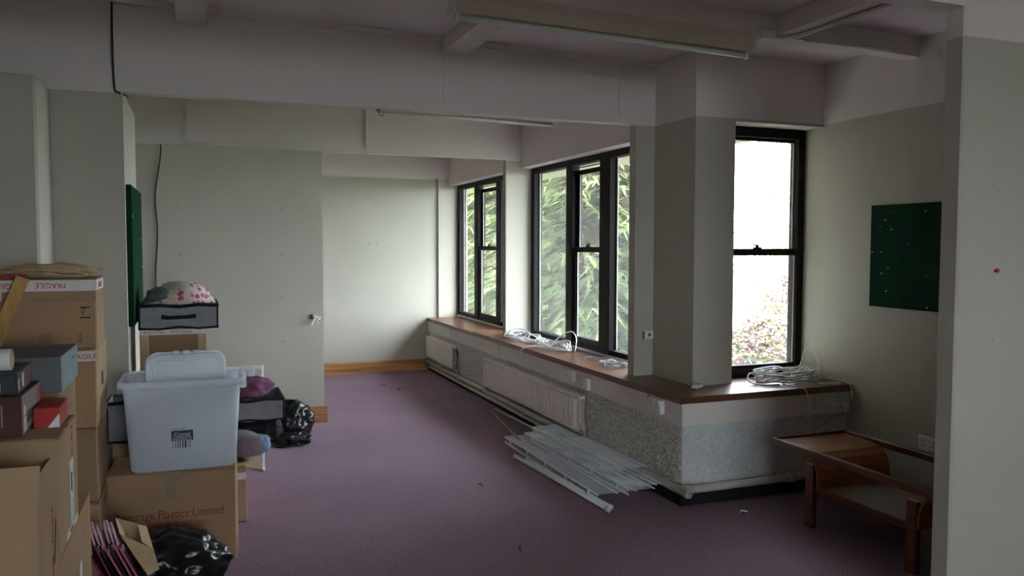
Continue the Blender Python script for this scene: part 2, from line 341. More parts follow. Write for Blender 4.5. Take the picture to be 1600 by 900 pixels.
# ------------------------------------------------------------------ windows
ZF0, ZF1 = .70, ZSOF
def vpart(par, name, m, x0, x1, y0, y1, z0, z1, b=.004): return MB().bbox(x0, x1, y0, y1, z0, z1, b).build(name, m, par)
def catch(par, x, y, z, along='y'):
    mb = MB()
    if along == 'y': mb.bbox(x-.014, x+.012, y-.03, y+.03, z, z+.012, .003); mb.cyl((x,y,z+.01),(x,y,z+.026),.012,10); mb.bbox(x-.008,x+.008,y-.04,y+.005,z+.02,z+.03,.003)
    else: mb.bbox(x-.03, x+.03, y-.014, y+.012, z, z+.012, .003); mb.cyl((x,y,z+.01),(x,y,z+.026),.012,10); mb.bbox(x-.04,x+.005,y-.008,y+.008,z+.02,z+.03,.003)
    return mb.build('sash_catch', 'frame', par)
def long_window(n, y0, y1, ma, mbb, label):
    """three lights: fixed, sliding sash, fixed. ma/mbb = (y0,y1) of the two mullions, near first"""
    t = thing('window_%d' % n, label, 'window', (3.105, (y0+y1)/2, ZS), kind='structure'); yc = (y0+y1)/2
    def P(name, m, x0, x1, a, b, z0, z1, bv=.004): return vpart(t, name, m, x0, x1, a-yc, b-yc, z0-ZS, z1-ZS, bv)
    P('frame_head', 'frame', 0, .09, y0, y1, ZF1-.055, ZF1); P('frame_bottom', 'frame', .005, .09, y0, y1, ZS, ZF0+.045)
    P('sill_strip', 'offwhite', -.012, .004, y0, y1, ZS, ZS+.022)
    P('frame_jamb', 'frame', 0, .09, y0, y0+.075, ZF0, ZF1-.05); P('frame_jamb', 'frame', 0, .09, y1-.075, y1, ZF0, ZF1-.05)
    for a, b in (ma, mbb): P('mullion', 'frame', -.006, .07, a, b, ZF0, ZF1-.05)
    za, zb = ZF0+.045, ZF1-.055
    for a, b in ((y0+.075, ma[0]), (mbb[1], y1-.075)):
        P('glazing_bead', 'offwhite', .058, .066, b-.014, b, za, zb, .002); P('glazing_bead', 'offwhite', .058, .066, a, a+.008, za, zb, .002)
        P('pane', 'glass', .064, .068, a+.002, b-.002, za-.002, zb+.002, .0005)
    a, b = ma[1], mbb[0]; zm = 1.565
    P('vent_bar', 'offwhite', .03, .045, a+.01, b-.01, zb-.03, zb-.018, .002)
    us = P('sash', 'frame', .045, .08, a, b, zm-.02, zm+.02); ls = P('sash', 'frame', .012, .045, a, b, zm-.025, zm+.02)
    def sub(par, m, nm, x0, x1, c, d, z0, z1): vpart(par, nm, m, x0, x1, c-yc, d-yc, z0-ZS, z1-ZS, .002)
    sub(us, 'frame', 'sash_rail', .045, .08, a, b, zb-.085, zb-.045)
    for c, d in ((a, a+.035), (b-.035, b)): sub(us, 'frame', 'sash_stile', .045, .08, c, d, zm+.02, zb-.05); sub(ls, 'frame', 'sash_stile', .012, .045, c, d, za, zm-.02)
    sub(ls, 'frame', 'sash_rail', .012, .045, a, b, za-.003, za+.045); sub(us, 'offwhite', 'glazing_bead', .05, .056, b-.046, b-.034, zm+.02, zb-.085); sub(ls, 'offwhite', 'glazing_bead', .028, .036, b-.05, b-.034, za+.045, zm-.02)
    sub(us, 'glass', 'pane', .060, .064, a+.03, b-.03, zm+.01, zb-.07); sub(ls, 'glass', 'pane', .028, .032, a+.03, b-.03, za+.03, zm-.01)
    catch(t, .028, (a+b)/2-yc, zm+.02-ZS)
    return t
long_window(1, 7.63, 10.035, (8.42, 8.57), (9.21, 9.34), 'dark framed three-light window between the middle pier and far corner')
long_window(2, 5.075, 7.55, (5.87, 6.05), (6.58, 6.71), 'dark framed three-light window between the two slim piers')
t = thing('window_3', 'tall narrow dark sash window beside the corner column', 'window', (3.66, 4.66, ZS), kind='structure')
def W(name, m, x0, x1, y0, y1, z0, z1, par=t): return vpart(par, name, m, x0-3.66, x1-3.66, y0-4.66, y1-4.66, z0-ZS, z1-ZS, .003)
W('frame_head', 'frame', 3.30, 4.012, 4.66, 4.75, 2.345, 2.41); W('frame_bottom', 'frame', 3.30, 4.012, 4.66, 4.75, ZS+.0, .745)
W('frame_jamb', 'frame', 3.295, 3.36, 4.66, 4.75, .745, 2.345); W('frame_jamb', 'frame', 3.955, 4.012, 4.66, 4.75, .745, 2.345)
us = W('sash', 'frame', 3.36, 3.955, 4.70, 4.735, 1.53, 1.575); ls = W('sash', 'frame', 3.36, 3.955, 4.665, 4.70, 1.53, 1.578)
W('sash_rail', 'frame', 3.36, 3.955, 4.70, 4.735, 2.325, 2.345, us); W('sash_rail', 'frame', 3.36, 3.955, 4.665, 4.70, .745, .768, ls)
W('glazing_bead', 'offwhite', 3.944, 3.955, 4.705, 4.715, 1.575, 2.325, us); W('glazing_bead', 'offwhite', 3.946, 3.955, 4.68, 4.688, .768, 1.53, ls)
W('pane', 'glass', 3.36, 3.95, 4.715, 4.719, 1.56, 2.335, us); W('pane', 'glass', 3.36, 3.95, 4.682, 4.686, .75, 1.545, ls)
catch(t, 3.63-3.66, .022, 1.578-ZS, 'x')
t = thing('window_back_offscreen', 'dark framed two-light window in the wall behind the viewer', 'window', (1.4, -3.65, .8), kind='structure')
for nm, m, a in (('frame_bottom','frame',(-.9,.9,-.04,.04,0,.06)), ('frame_head','frame',(-.9,.9,-.04,.04,1.5,1.56)), ('frame_jamb','frame',(-.9,-.84,-.04,.04,.06,1.5)), ('frame_jamb','frame',(.84,.9,-.04,.04,.06,1.5)), ('mullion','frame',(-.04,.04,-.04,.04,.06,1.5)), ('pane','glass',(-.84,-.04,-.002,.002,.06,1.5)), ('pane','glass',(.04,.84,-.002,.002,.06,1.5))):
    MB().box(*a).build(nm, m, t)

# ------------------------------------------------------------------ outside
struct('ground', B(-25, 45, -25, 60, -.62, -.5), 'earth', 'lawn outside the windows', 'ground')
mb = MB(); mb.box(3.30, 4.25, 5.0, 14, 2.47, 2.50)
ev = struct('trim_eaves', mb, 'eaves', 'cream boarded eaves outside the long windows', 'eaves')
for k in range(9): B(3.32+k*.102, 3.415+k*.102, 5.0, 14, 2.452, 2.47).build('eaves_board', 'eaves', ev)

def conifer(x, y, h, R, label, seed, cam_side=Vector((-.9, -.9, 0)).normalized()):
    rnd = random.Random(seed); t = thing('conifer', label, 'tree', (x, y, -.5), group='conifers outside the long windows')
    MB().tube([(0,0,0),(0,0,h*.5),(0,0,h)], [.16,.1,.02], 8).build('trunk', 'bark', t)
    prof = lambda z: R*(1-(z/h)**4)
    core = MB(); nz, na = 40, 28
    for i in range(nz+1):
        z = .1+(h*.93)*i/nz; r = prof(z)*.5
        for k in range(na):
            an = 2*PI*k/na; q = r*(1+.35*noise.noise(Vector((math.cos(an)*2, math.sin(an)*2, z*3+seed)))); core.v.append((q*math.cos(an), q*math.sin(an), z))
    for i in range(nz):
        for k in range(na): core.f.append((i*na+k, i*na+(k+1) % na, (i+1)*na+(k+1) % na, (i+1)*na+k))
    core.build('inner_twigs', 'bark', t)
    V = []; Fc = []
    def spray(p, d, L, w):
        side = d.cross(Vector((0,0,1))).normalized(); n = 6
        for s_ in range(n):
            a = s_/n; q = p + d*(L*a) + Vector((0,0,-.25*L*a*a)); l = w*(1-.55*a)
            for sg in (-1, 1):
                e = q + (side*sg*.85 + d*.8 + Vector((0,0,rnd.uniform(-.28,.10))))*l; wv = d*(.30*l)
                o = len(V); V.extend((tuple(q-wv*.5), tuple(q+wv*.8), tuple(e))); Fc.append((o,o+1,o+2))
        e = p + d*(L*1.15) + Vector((0,0,-.3*L)); o = len(V); V.extend((tuple(p+side*.025), tuple(p-side*.025), tuple(e))); Fc.append((o,o+1,o+2))
    zz = .10
    while zz < h*.97:
        low = zz < 5.2; nb = 34 if low else 9; ns = 15 if low else 6; off = rnd.random()*6.28; tier = zz
        for b in range(nb):
            an = off+2*PI*b/nb+rnd.uniform(-.15,.15); dv = Vector((math.cos(an), math.sin(an), 0))
            if dv.dot(cam_side) < -.45: continue
            lift = rnd.uniform(-.05,.05); rr = prof(zz)*rnd.uniform(.78,1.1); slope = rnd.uniform(-.02,.14)
            for k in range(ns):
                f = .40+.60*(k+rnd.random())/ns; sp = rnd.uniform(-.16,.16)*rr*f
                p = dv*rr*f + Vector((-dv.y, dv.x, 0))*sp + Vector((0,0,zz+lift+slope*rr*f-.22*rr*f*f-abs(sp)*.25))
                a2 = an+rnd.uniform(-.7,.7); d = Vector((math.cos(a2), math.sin(a2), rnd.uniform(-.22,.05)))
                spray(p, d, rnd.uniform(.22,.38), rnd.uniform(.075,.13))
        zz += rnd.uniform(.20,.28)
    me = bpy.data.meshes.new('foliage'); me.from_pydata(V, [], Fc); me.update(); me.materials.append(M['conifer'])
    link('foliage', me, t, kind='stuff')
for i, (x, y, h, R, lb) in enumerate(((5.9, 11.3, 7.2, 1.75, 'yellow-green conifer outside the near pane of the three-light window'), (6.1, 15.6, 7.5, 1.75, 'green conifer outside the sliding sash between the slim piers'),
        (6.2, 20.0, 7.5, 1.8, 'green conifer outside the window beside the middle pier'), (6.2, 24.5, 7.5, 1.85, 'green conifer outside the window beside the far corner'))):
    conifer(x, y, h, R, lb, 40+i)

def leafy(name, x, y, z0, h, R, nleaf, size, leafmat, label, cat, seed, trunk=True, group=None, flat=1.0, extra=None):
    rnd = random.Random(seed); t = thing(name, label, cat, (x, y, z0), group=group)
    mbt = MB()
    mbt.tube(smooth_path([(0,0,0),(.05,.03,h*.4),(-.05,0,h*.8)],4), .05, 6)
    V = []; Fc = []
    for b in range(26):
        an = rnd.random()*6.28; zz = h*rnd.uniform(.1,.95) if trunk else h*rnd.uniform(0,.3); r = R*rnd.uniform(.5,1)
        e = Vector((math.cos(an)*r, math.sin(an)*r, zz+r*.35)); mbt.tube([(0,0,zz*.7), tuple(e*.6+Vector((0,0,zz*.3))), tuple(e)], [.018,.012,.005], 5)
    mbt.build('trunk' if trunk else 'stems', 'palebark' if trunk else 'bark', t)
    def leaves(n, nm, lm):
        V = []; Fc = []
        for k in range(n):
            an = rnd.random()*6.28; u = rnd.random()**.5; ph = rnd.uniform(0,1)
            prof = math.sin(PI*min(1, ph*.85+.12))**.6
            p = Vector((math.cos(an)*R*u*prof, math.sin(an)*R*u*prof, h*ph*flat)); s_ = size*rnd.uniform(.6,1.3)
            a = Vector((rnd.gauss(0,1), rnd.gauss(0,1), rnd.gauss(0,.7))).normalized(); b = a.orthogonal().normalized()
            o = len(V); V.extend((tuple(p-a*s_), tuple(p+b*s_*.5), tuple(p+a*s_), tuple(p-b*s_*.5))); Fc.append((o,o+1,o+2,o+3))
        me = bpy.data.meshes.new(nm); me.from_pydata(V, [], Fc); me.update(); me.materials.append(M[lm]); link(nm, me, t, kind='stuff')
    leaves(nleaf, 'leaves', leafmat)
    if extra: leaves(extra[0], 'blossom', extra[1])
leafy('birch_tree', 11.4, 13.7, -.5, 7.5, 1.5, 4200, .06, 'birch', 'thin pale leafed tree outside the narrow sash window', 'tree', 3)
for i, (x, y, r, h, lb) in enumerate(((6.45, 8.1, .72, 1.25, 'low pink flowering shrub just outside the narrow sash window'), (9.25, 10.85, .74, 1.7, 'pink flowering shrub behind the low shrub outside the narrow window'), (14.0, 16.8, .95, 2.3, 'tallest pink flowering shrub behind the pale leafed tree'))):
    leafy('flowering_shrub', x, y, -.5, h, r, 3600, .035, 'heather', lb, 'shrub', 60+i, False, 'flowering shrubs outside the narrow window', extra=(3800, 'pinkleaf'))

# ------------------------------------------------------------------ ceiling fittings
def batten(x0, x1, y, zdrop, label):
    sl = math.atan(.025); L_ = x1-x0; t = thing('strip_light', label, 'lamp', ((x0+x1)/2, y, zc((x0+x1)/2)-zdrop), rot=(0, sl, 0))
    prof = [(-.055, 0), (.055, 0), (.055, -.045), (.03, -.095), (-.03, -.095), (-.055, -.045)]
    MB().add([(-L_/2, a, b) for a, b in prof]+[(L_/2, a, b) for a, b in prof], [tuple(range(6)), tuple(range(6,12))]+[(i,(i+1) % 6,6+(i+1) % 6,6+i) for i in range(6)]).build('housing', 'lamp', t)
    BB(-L_/2-.012, -L_/2, -.058, .058, -.1, 0, .003).build('end_cap', 'white', t); BB(L_/2, L_/2+.012, -.058, .058, -.1, 0, .003).build('end_cap', 'white', t)
    MB().cyl((-L_/2+.03, 0, -.112), (L_/2-.03, 0, -.112), .016, 12).build('tube', 'tubeglass', t, smooth=True)
    for sx in (-1, 1): BB(sx*(L_/2-.02)-.012, sx*(L_/2-.02)+.012, -.016, .016, -.13, -.094, .003).build('tube_holder', 'white', t)
    return t
def hangers(t, xs, d):
    for x in xs: BB(x-.02, x+.02, -.02, .02, -.002, d, .003).build('hanger', 'white', t)
batten(1.14, 2.83, 3.75, .115, 'fluorescent strip light under the purlin in front of the deep beam')
batten(1.25, 2.80, 6.295, .152, 'fluorescent strip light seen below the deep beam in the middle bay'); hangers(bpy.data.objects['strip_light.001'], (-.6, .6), .055)
t = thing('junction_box', 'small white junction box with conduit on the ceiling purlin', 'junction box', (2.89, 3.695, 2.715))
BB(-.05, .05, -.035, .005, 0, .055, .006).build('box', 'white', t)
MB().tube(smooth_path([(.05,-.015,.02),(.10,-.02,.02),(.16,-.10,.024),(.165,-.25,.022),(.16,-.85,.022)],6), .011, 8).build('conduit', 'pipe', t, smooth=True)
t = tag(MB().tube([(3.16, 3.685, 2.735),(3.80, 3.685, 2.735)], .009, 8).build('conduit_pipe', 'white', smooth=True), 'thin white conduit along the purlin by the right wall', 'conduit')
tag(MB().tube(smooth_path([(-.421,4.965,zc(-.42)-.03),(-.423,4.962,2.7),(-.418,4.965,2.46),(-.40,4.98,2.432),(-.36,5.05,2.425)],5), .006, 6).build('wall_cable', 'blackplastic', smooth=True), 'black cable running down the deep beam above the nib wall', 'cable')
tag(MB().tube(smooth_path([(-.285,7.39,2.428),(-.292,7.392,2.3),(-.335,7.392,2.0),(-.322,7.392,1.7),(-.345,7.392,1.3),(-.34,7.392,.9)],6), .006, 6).build('wall_cable', 'blackplastic', smooth=True), 'black cable hanging down the cream partition', 'cable')
t = thing('ceiling_hook', 'small metal hook under the deep beam', 'hook', (1.05, 5.03, 2.437))
MB().cyl((0,0,0),(0,0,-.012),.014,10).build('base', 'metal', t); MB().tube(smooth_path([(0,0,-.01),(.0,0,-.03),(.02,0,-.04),(.03,0,-.025)],4), .004, 6).build('hook', 'metal', t)
# plugs in the partition and the far wall
part_wall = bpy.data.objects['wall_partition']; far_wall = bpy.data.objects['wall_far']; fpier = bpy.data.objects['wall_foreground_pier']
for x, z in ((-.162,1.905),(.679,1.904),(-.16,1.513),(.674,1.511),(.669,1.128),(.675,.748)):
    MB().cyl((x,7.402,z),(x,7.397,z),.012,10).build('wall_plug', 'cablegrey', part_wall)
for x, z in ((1.97,1.612),(2.066,1.62)): MB().cyl((x,10.072,z),(x,10.066,z),.011,10).build('wall_plug', 'cablegrey', far_wall)
for z in (1.825, 1.216): MB().cyl((3.043,2.402,z),(3.043,2.398,z),.004,8).build('screw_hole', 'cablegrey', fpier)
t = thing('drawing_pin', 'red drawing pin stuck in the foreground pier', 'pin', (3.045, 2.40, 1.499))
MB().cyl((0,0,0),(0,-.012,0),.005,8).build('stem', 'redpin', t); MB().cyl((0,-.008,0),(0,-.013,0),.009,10).build('head', 'redpin', t)
t = thing('cable_outlet', 'frayed white wires poking from a hole in the partition', 'cable outlet', (.943, 7.40, .944))
MB().cyl((-.015,.003,.012),(-.015,-.004,.012),.022,12).build('hole_plate', 'blackplastic', t)
for k, e in enumerate(((.05,-.05,-.02),(.035,-.06,-.05),(-.03,-.07,-.06),(.06,-.04,.0))): MB().tube(smooth_path([(-.015,0,.012),(.01,-.03,.02),e],4), .006, 6).build('wire', 'cablewhite', t, smooth=True)

# ------------------------------------------------------------------ sockets and switches
def socket(label, loc, w, h, d, facing, style='double', m='white'):
    """plate in the local XZ plane facing -Y"""
    t = thing('wall_socket', label, 'socket', loc, 0 if facing == 'y' else -PI/2)
    BB(-w/2, w/2, -d, 0, -h/2, h/2, .004).build('plate', m, t)
    cs = {'double': (-w/4, w/4), 'single': (0,), 'blank': ()}[style]
    for c in cs:
        for px, pz, sw, sh in ((0,.018,.005,.011),(-.013,-.008,.008,.005),(.013,-.008,.008,.005)):
            B(c+px-sw/2, c+px+sw/2, -d-.0008, -d+.002, pz-sh/2, pz+sh/2).build('pin_slot', 'blackplastic', t)
        BB(c+.018, c+.030, -d-.004, -d+.002, .018, .036, .001).build('rocker', m, t)
    if style == 'blank': MB().cyl((w*.36,-d-.001,0),(w*.36,-d+.002,0),.004,8).build('screw', 'metal', t); MB().cyl((-w*.36,-d-.001,0),(-w*.36,-d+.002,0),.004,8).build('screw', 'metal', t)
    return t
FX = 2.722
socket('white single socket on the short fascia beside a double socket', (3.763, 4.195, .585), .10, .09, .016, 'y', 'single')
socket('white double socket on the short fascia touching the right wall', (3.925, 4.195, .585), .155, .09, .016, 'y')
socket('deep white double socket on the long fascia at the corner', (FX, 4.47, .580), .155, .09, .035, 'x')
tag(BB(FX-.004, FX, 4.585, 4.60, .585, .625, .001).build('cable_clip', 'blackplastic'), 'small dark clip beside the corner socket on the fascia', 'clip')
socket('cream double socket on the long fascia above the ribbed radiator end', (FX, 5.77, .577), .155, .09, .03, 'x', 'double', 'fascia')
socket('white blank outlet box on the fascia above the ribbed radiator valve', (FX, 5.47, .555), .075, .085, .035, 'x', 'blank')
socket('white blank plate on the fascia where the two sills meet', (FX, 7.50, .575), .16, .095, .012, 'x', 'blank')
socket('white socket on the fascia above the plain radiator', (FX, 9.20, .572), .15, .09, .02, 'x')
socket('off-white double socket on the right wall behind the coffee table', (X_R, 3.55, .425), .155, .09, .014, 'x')
t = thing('light_switch', 'small square ivory switch on the slim pier beside the column', 'switch', (2.94, 4.99, .97))
BB(-.043, .043, -.016, 0, -.03, .03, .004).build('plate', 'fascia', t); MB().cyl((.01,-.017,.0),(.01,-.014,0),.011,10).build('button', 'blackplastic', t); B(-.043,-.030,-.0175,-.014,-.026,.026).build('edge_strip', 'sillwood', t)

# ------------------------------------------------------------------ pipes and radiators
pth = [(2.712, 10.05, .112), (2.712, 4.25, .112)]
t = thing('heating_pipe', 'thick cream heating pipe along the foot of both plinths', 'pipe', (0,0,0))
MB().tube(smooth_path([(2.706,10.06,.112),(2.706,7,.112),(2.706,4.30,.112),(2.706,4.24,.112),(2.706,4.20,.112),(2.713,4.181,.112),(2.732,4.174,.112),(2.772,4.174,.112),(2.83,4.174,.112),(3.4,4.174,.112),(4.0,4.174,.112)],5), .026, 12).build('pipe', 'pipe', t, smooth=True)
for y in (5.42, 7.80, 8.72): MB().cyl((2.706,y-.03,.112),(2.706,y+.03,.112),.033,12).build('collar', 'pipe', t, smooth=True)
for x in (2.73, 3.5): MB().cyl((x,4.174,.112),(x+.05,4.174,.112),.032,12).build('collar', 'pipe', t, smooth=True)
MB().tube([(2.716,10.06,.052),(2.716,6.0,.052)], .019, 10).build('return_pipe', 'pipe', t, smooth=True)
def radiator(y0, y1, z0, z1, label, ribs, deep=.020):
    t = thing('radiator', label, 'radiator', (2.70, (y0+y1)/2, z0)); L_ = y1-y0; h = z1-z0
    def panel(xf, ribs, nm):
        n = ribs*4; pr = []
        for k in range(n+1):
            y = -L_/2+.03+(L_-.06)*k/n; ph = k % 4; pr.append((xf-(deep if ph in (1,2) else 0), y))
        mb = MB(); o = [(xf, -L_/2)]+pr+[(xf, L_/2)]
        for z in (.03, h-.03):
            mb.v += [(x, y, z) for x, y in o]
        m_ = len(o)
        for i in range(m_-1): mb.f.append((i, i+1, m_+i+1, m_+i))
        mb.build(nm, 'rad', t)
        BB(xf-.004, xf+.010, -L_/2, L_/2, 0, .032, .004).build('bottom_channel', 'rad', t); BB(xf-.004, xf+.010, -L_/2, L_/2, h-.032, h, .004).build('top_channel', 'rad', t)
        BB(xf+.003, xf+.010, -L_/2, L_/2, .02, h-.02, .002).build('back_sheet', 'rad', t)
    panel(-.045, ribs, 'front_panel'); panel(-.005, ribs, 'rear_panel')
    for sg in (-1, 1):
        BB(-.038, .006, sg*L_/2-.006-(.02 if sg > 0 else -.02)*0, sg*L_/2+.006, h-.03, h-.012, .003).build('end_link', 'rad', t)
        BB(-.038, .006, sg*L_/2-.006, sg*L_/2+.006, .02, .045, .003).build('end_link', 'rad', t)
    yv = -L_/2-.03
    MB().cyl((-.02, -L_/2+.01, .035), (-.02, yv, .035), .013, 10).build('valve_tail', 'pipe', t, smooth=True)
    v = MB().cyl((-.02, yv, -.0), (-.02, yv, .06), .019, 12).build('valve', 'pipe', t, smooth=True); MB().cyl((-.02, yv-.0, .058), (-.02, yv, .075), .014, 10).build('valve_cap', 'white', v, smooth=True)
    MB().tube([(-.02, yv, .01), (-.005, yv, -.04), (.006, yv, .112-z0)], .011, 8).build('branch_pipe', 'pipe', t, smooth=True)
    MB().tube([(-.02, L_/2-.02, .02), (-.005, L_/2-.02, -.04), (.006, L_/2-.02, .112-z0)], .011, 8).build('branch_pipe', 'pipe', t, smooth=True)
    return t
radiator(5.50, 7.72, .185, .465, 'long ribbed cream radiator below the three-light window with cables', 30)
radiator(8.80, 9.93, .195, .455, 'short plain cream radiator beside the far wall', 2, .0015)

# ------------------------------------------------------------------ noticeboards
def noticeboard(label, loc, rz, w, h, d, pins):
    t = thing('noticeboard', label, 'noticeboard', loc, rz)
    BB(-w/2, w/2, -d, 0, 0, h, .003).build('board', 'green', t)
    for u, v, m in pins: MB().cyl((u*w-w/2, -d+.002, v*h), (u*w-w/2, -d-.005, v*h), .0042, 8).build('pin', m, t)
    return t
w_ = 1.0   # right wall: local +X runs towards -Y
noticeboard('wide green baize noticeboard with scattered pins on the right wall', (X_R, 4.035-w_/2, 1.215), -PI/2, w_, .64, .014,
    [(.12,.85,'paper'),(.08,.79,'cablegrey'),(.17,.76,'paper'),(.42,.92,'paper'),(.09,.54,'paper'),(.30,.62,'cablegrey'),(.15,.39,'cablegrey'),(.10,.33,'paper'),(.14,.16,'paper'),(.45,.03,'paper'),(.02,.54,'paper'),(.44,.32,'redpin'),(.18,.93,'redpin')])
noticeboard('narrow green noticeboard on the end of the nib wall', (-.38, 5.45, 1.135), PI/2, .82, .80, .03, [(.03,.78,'paper'),(.6,.66,'blackplastic'),(.9,.4,'paper'),(.85,.62,'paper')])

# ------------------------------------------------------------------ cables on the sills
rnd = random.Random(11)
def loops(cx, cy, rx, ry, n, z, jit, h, pts=9):
    P = []
    for k in range(n*pts):
        a = 2*PI*k/pts + rnd.uniform(-.15,.15); f = rnd.uniform(1-jit, 1+jit*.4)
        P.append((cx+rx*f*math.cos(a)+rnd.uniform(-1,1)*rx*.06, cy+ry*f*math.sin(a)+rnd.uniform(-1,1)*ry*.08, z+h*rnd.random()))
    return P
t = thing('cable_coil', 'big tangled coil of white cable on the sill below the narrow window', 'cable', (3.69, 4.44, ZS))
MB().tube(smooth_path(loops(0, 0, .245, .135, 12, .006, .30, .085),4), .0052, 5).build('coil', 'cablewhite', t, smooth=True)
MB().tube(smooth_path([(-.20,.02,.05),(-.27,.03,.06),(-.31,-.02,.02),(-.27,-.10,.006),(-.15,-.13,.006)],6), .005, 5).build('loose_loop', 'cablewhite', t, smooth=True)
MB().tube(smooth_path([(.16,.08,.02),(.23,.12,.09),(.26,.10,.19),(.30,.06,.16),(.31,.02,.05),(.25,.0,.01)],6), .004, 5).build('upright_loop', 'cablewhite', t, smooth=True)
MB().tube(smooth_path([(.10,.05,.03),(.22,.10,.07),(.29,.10,.075),(.315,.0,.03),(.30,-.1,.008)],6), .003, 5).build('grey_loop', 'cablegrey', t, smooth=True)
MB().tube(smooth_path([(.05,-.10,.02),(.20,-.15,.006),(.27,-.18,.006),(.24,-.24,.006),(.10,-.20,.006)],6), .005, 5).build('loose_loop', 'cablewhite', t, smooth=True)
MB().tube(smooth_path([(.13,-.19,.006),(.17,-.25,.004),(.19,-.29,-.03),(.20,-.30,-.12),(.235,-.295,-.18),(.16,-.285,-.20),(.02,-.28,-.27),(-.12,-.275,-.30)],6), .003, 5).build('hanging_lead', 'cablegrey', t, smooth=True)
MB().tube(smooth_path([(-.12,-.12,.006),(-.10,-.22,.005),(-.07,-.285,-.01),(-.05,-.29,-.10),(-.035,-.275,-.2),(-.04,-.275,-.30)],6), .004, 5).build('hanging_lead', 'cablewhite', t, smooth=True)
MB().tube(smooth_path([(.26,-.10,.02),(.29,-.20,.02),(.295,-.275,.005),(.30,-.295,-.06),(.295,-.29,-.09)],6), .0045, 5).build('hanging_lead', 'cablewhite', t, smooth=True)
t = thing('cable_tangle', 'loose white cable tangle with a hanging loop on the long sill', 'cable', (2.93, 6.55, ZS))
MB().tube(smooth_path(loops(0, .05, .10, .30, 6, .006, .45, .05),4), .005, 5).build('coil', 'cablewhite', t, smooth=True)
MB().tube(smooth_path([(.0,.10,.02),(.08,.05,.11),(.10,-.12,.16),(.07,-.28,.12),(.02,-.36,.02)],7), .005, 5).build('upright_loop', 'cablewhite', t, smooth=True)
MB().tube(smooth_path([(.0,.08,.02),(.06,-.02,.07),(.05,-.20,.08),(.0,-.26,.01)],7), .005, 5).build('upright_loop', 'cablewhite', t, smooth=True)
MB().tube(smooth_path([(-.02,.10,.02),(-.12,.08,.02),(-.23,.12,.010),(-.262,.18,-.05),(-.255,.12,-.13),(-.25,-.02,-.15),(-.245,-.14,-.105)],7), .005, 5).build('hanging_loop', 'cablewhite', t, smooth=True)
t = thing('cable_tangle', 'spread of white leads beside the middle pier on the long sill', 'cable', (2.91, 7.25, ZS))
MB().tube(smooth_path(loops(0, 0, .13, .33, 8, .006, .5, .05),4), .0045, 5).build('coil', 'cablewhite', t, smooth=True)
MB().tube(smooth_path([(-.05,.35,.01),(-.02,.28,.07),(.05,.2,.09),(.08,.05,.06),(.02,-.05,.02)],6), .005, 5).build('upright_loop', 'cablewhite', t, smooth=True)
MB().tube(smooth_path(loops(.02, .18, .09, .14, 4, .006, .4, .06),4), .004, 5).build('grey_lead', 'cablegrey', t, smooth=True)
t = thing('power_adapter', 'black power adapter lying among the leads by the middle pier', 'adapter', (3.02, 7.22, ZS+.002), .5)
BB(-.05, .05, -.035, .035, .0, .045, .008).build('case', 'blackplastic', t); MB().tube(smooth_path([(.05,0,.02),(.09,.03,.05),(.06,.12,.07),(-.02,.17,.02)],5), .004, 5).build('lead', 'blackplastic', t, smooth=True)
t = thing('cable_tangle', 'small knot of grey wires on the sill beside the corner pier', 'cable', (2.92, 5.50, ZS))
MB().tube(smooth_path(loops(0, -.08, .09, .11, 8, .004, .5, .04),4), .003, 5).build('coil', 'cablegrey', t, smooth=True)
MB().tube(smooth_path(loops(.0, .20, .08, .16, 3, .004, .5, .03),4), .0025, 5).build('loose_wire', 'cablegrey', t, smooth=True)
MB().tube(smooth_path(loops(-.02, -.05, .07, .12, 3, .004, .5, .04),4), .003, 5).build('loose_wire', 'cablewhite', t, smooth=True)
t = thing('white_plug', 'small white plug lying on the dark corner sill', 'plug', (2.965, 4.40, ZS), .5)
BB(-.045, .045, -.022, .022, 0, .024, .006).build('body', 'white', t); MB().cyl((-.02,0,.022),(-.02,0,.03),.012,10).build('knob', 'white', t); BB(.01,.03,-.012,.012,.02,.03,.002).build('button', 'cablegrey', t)

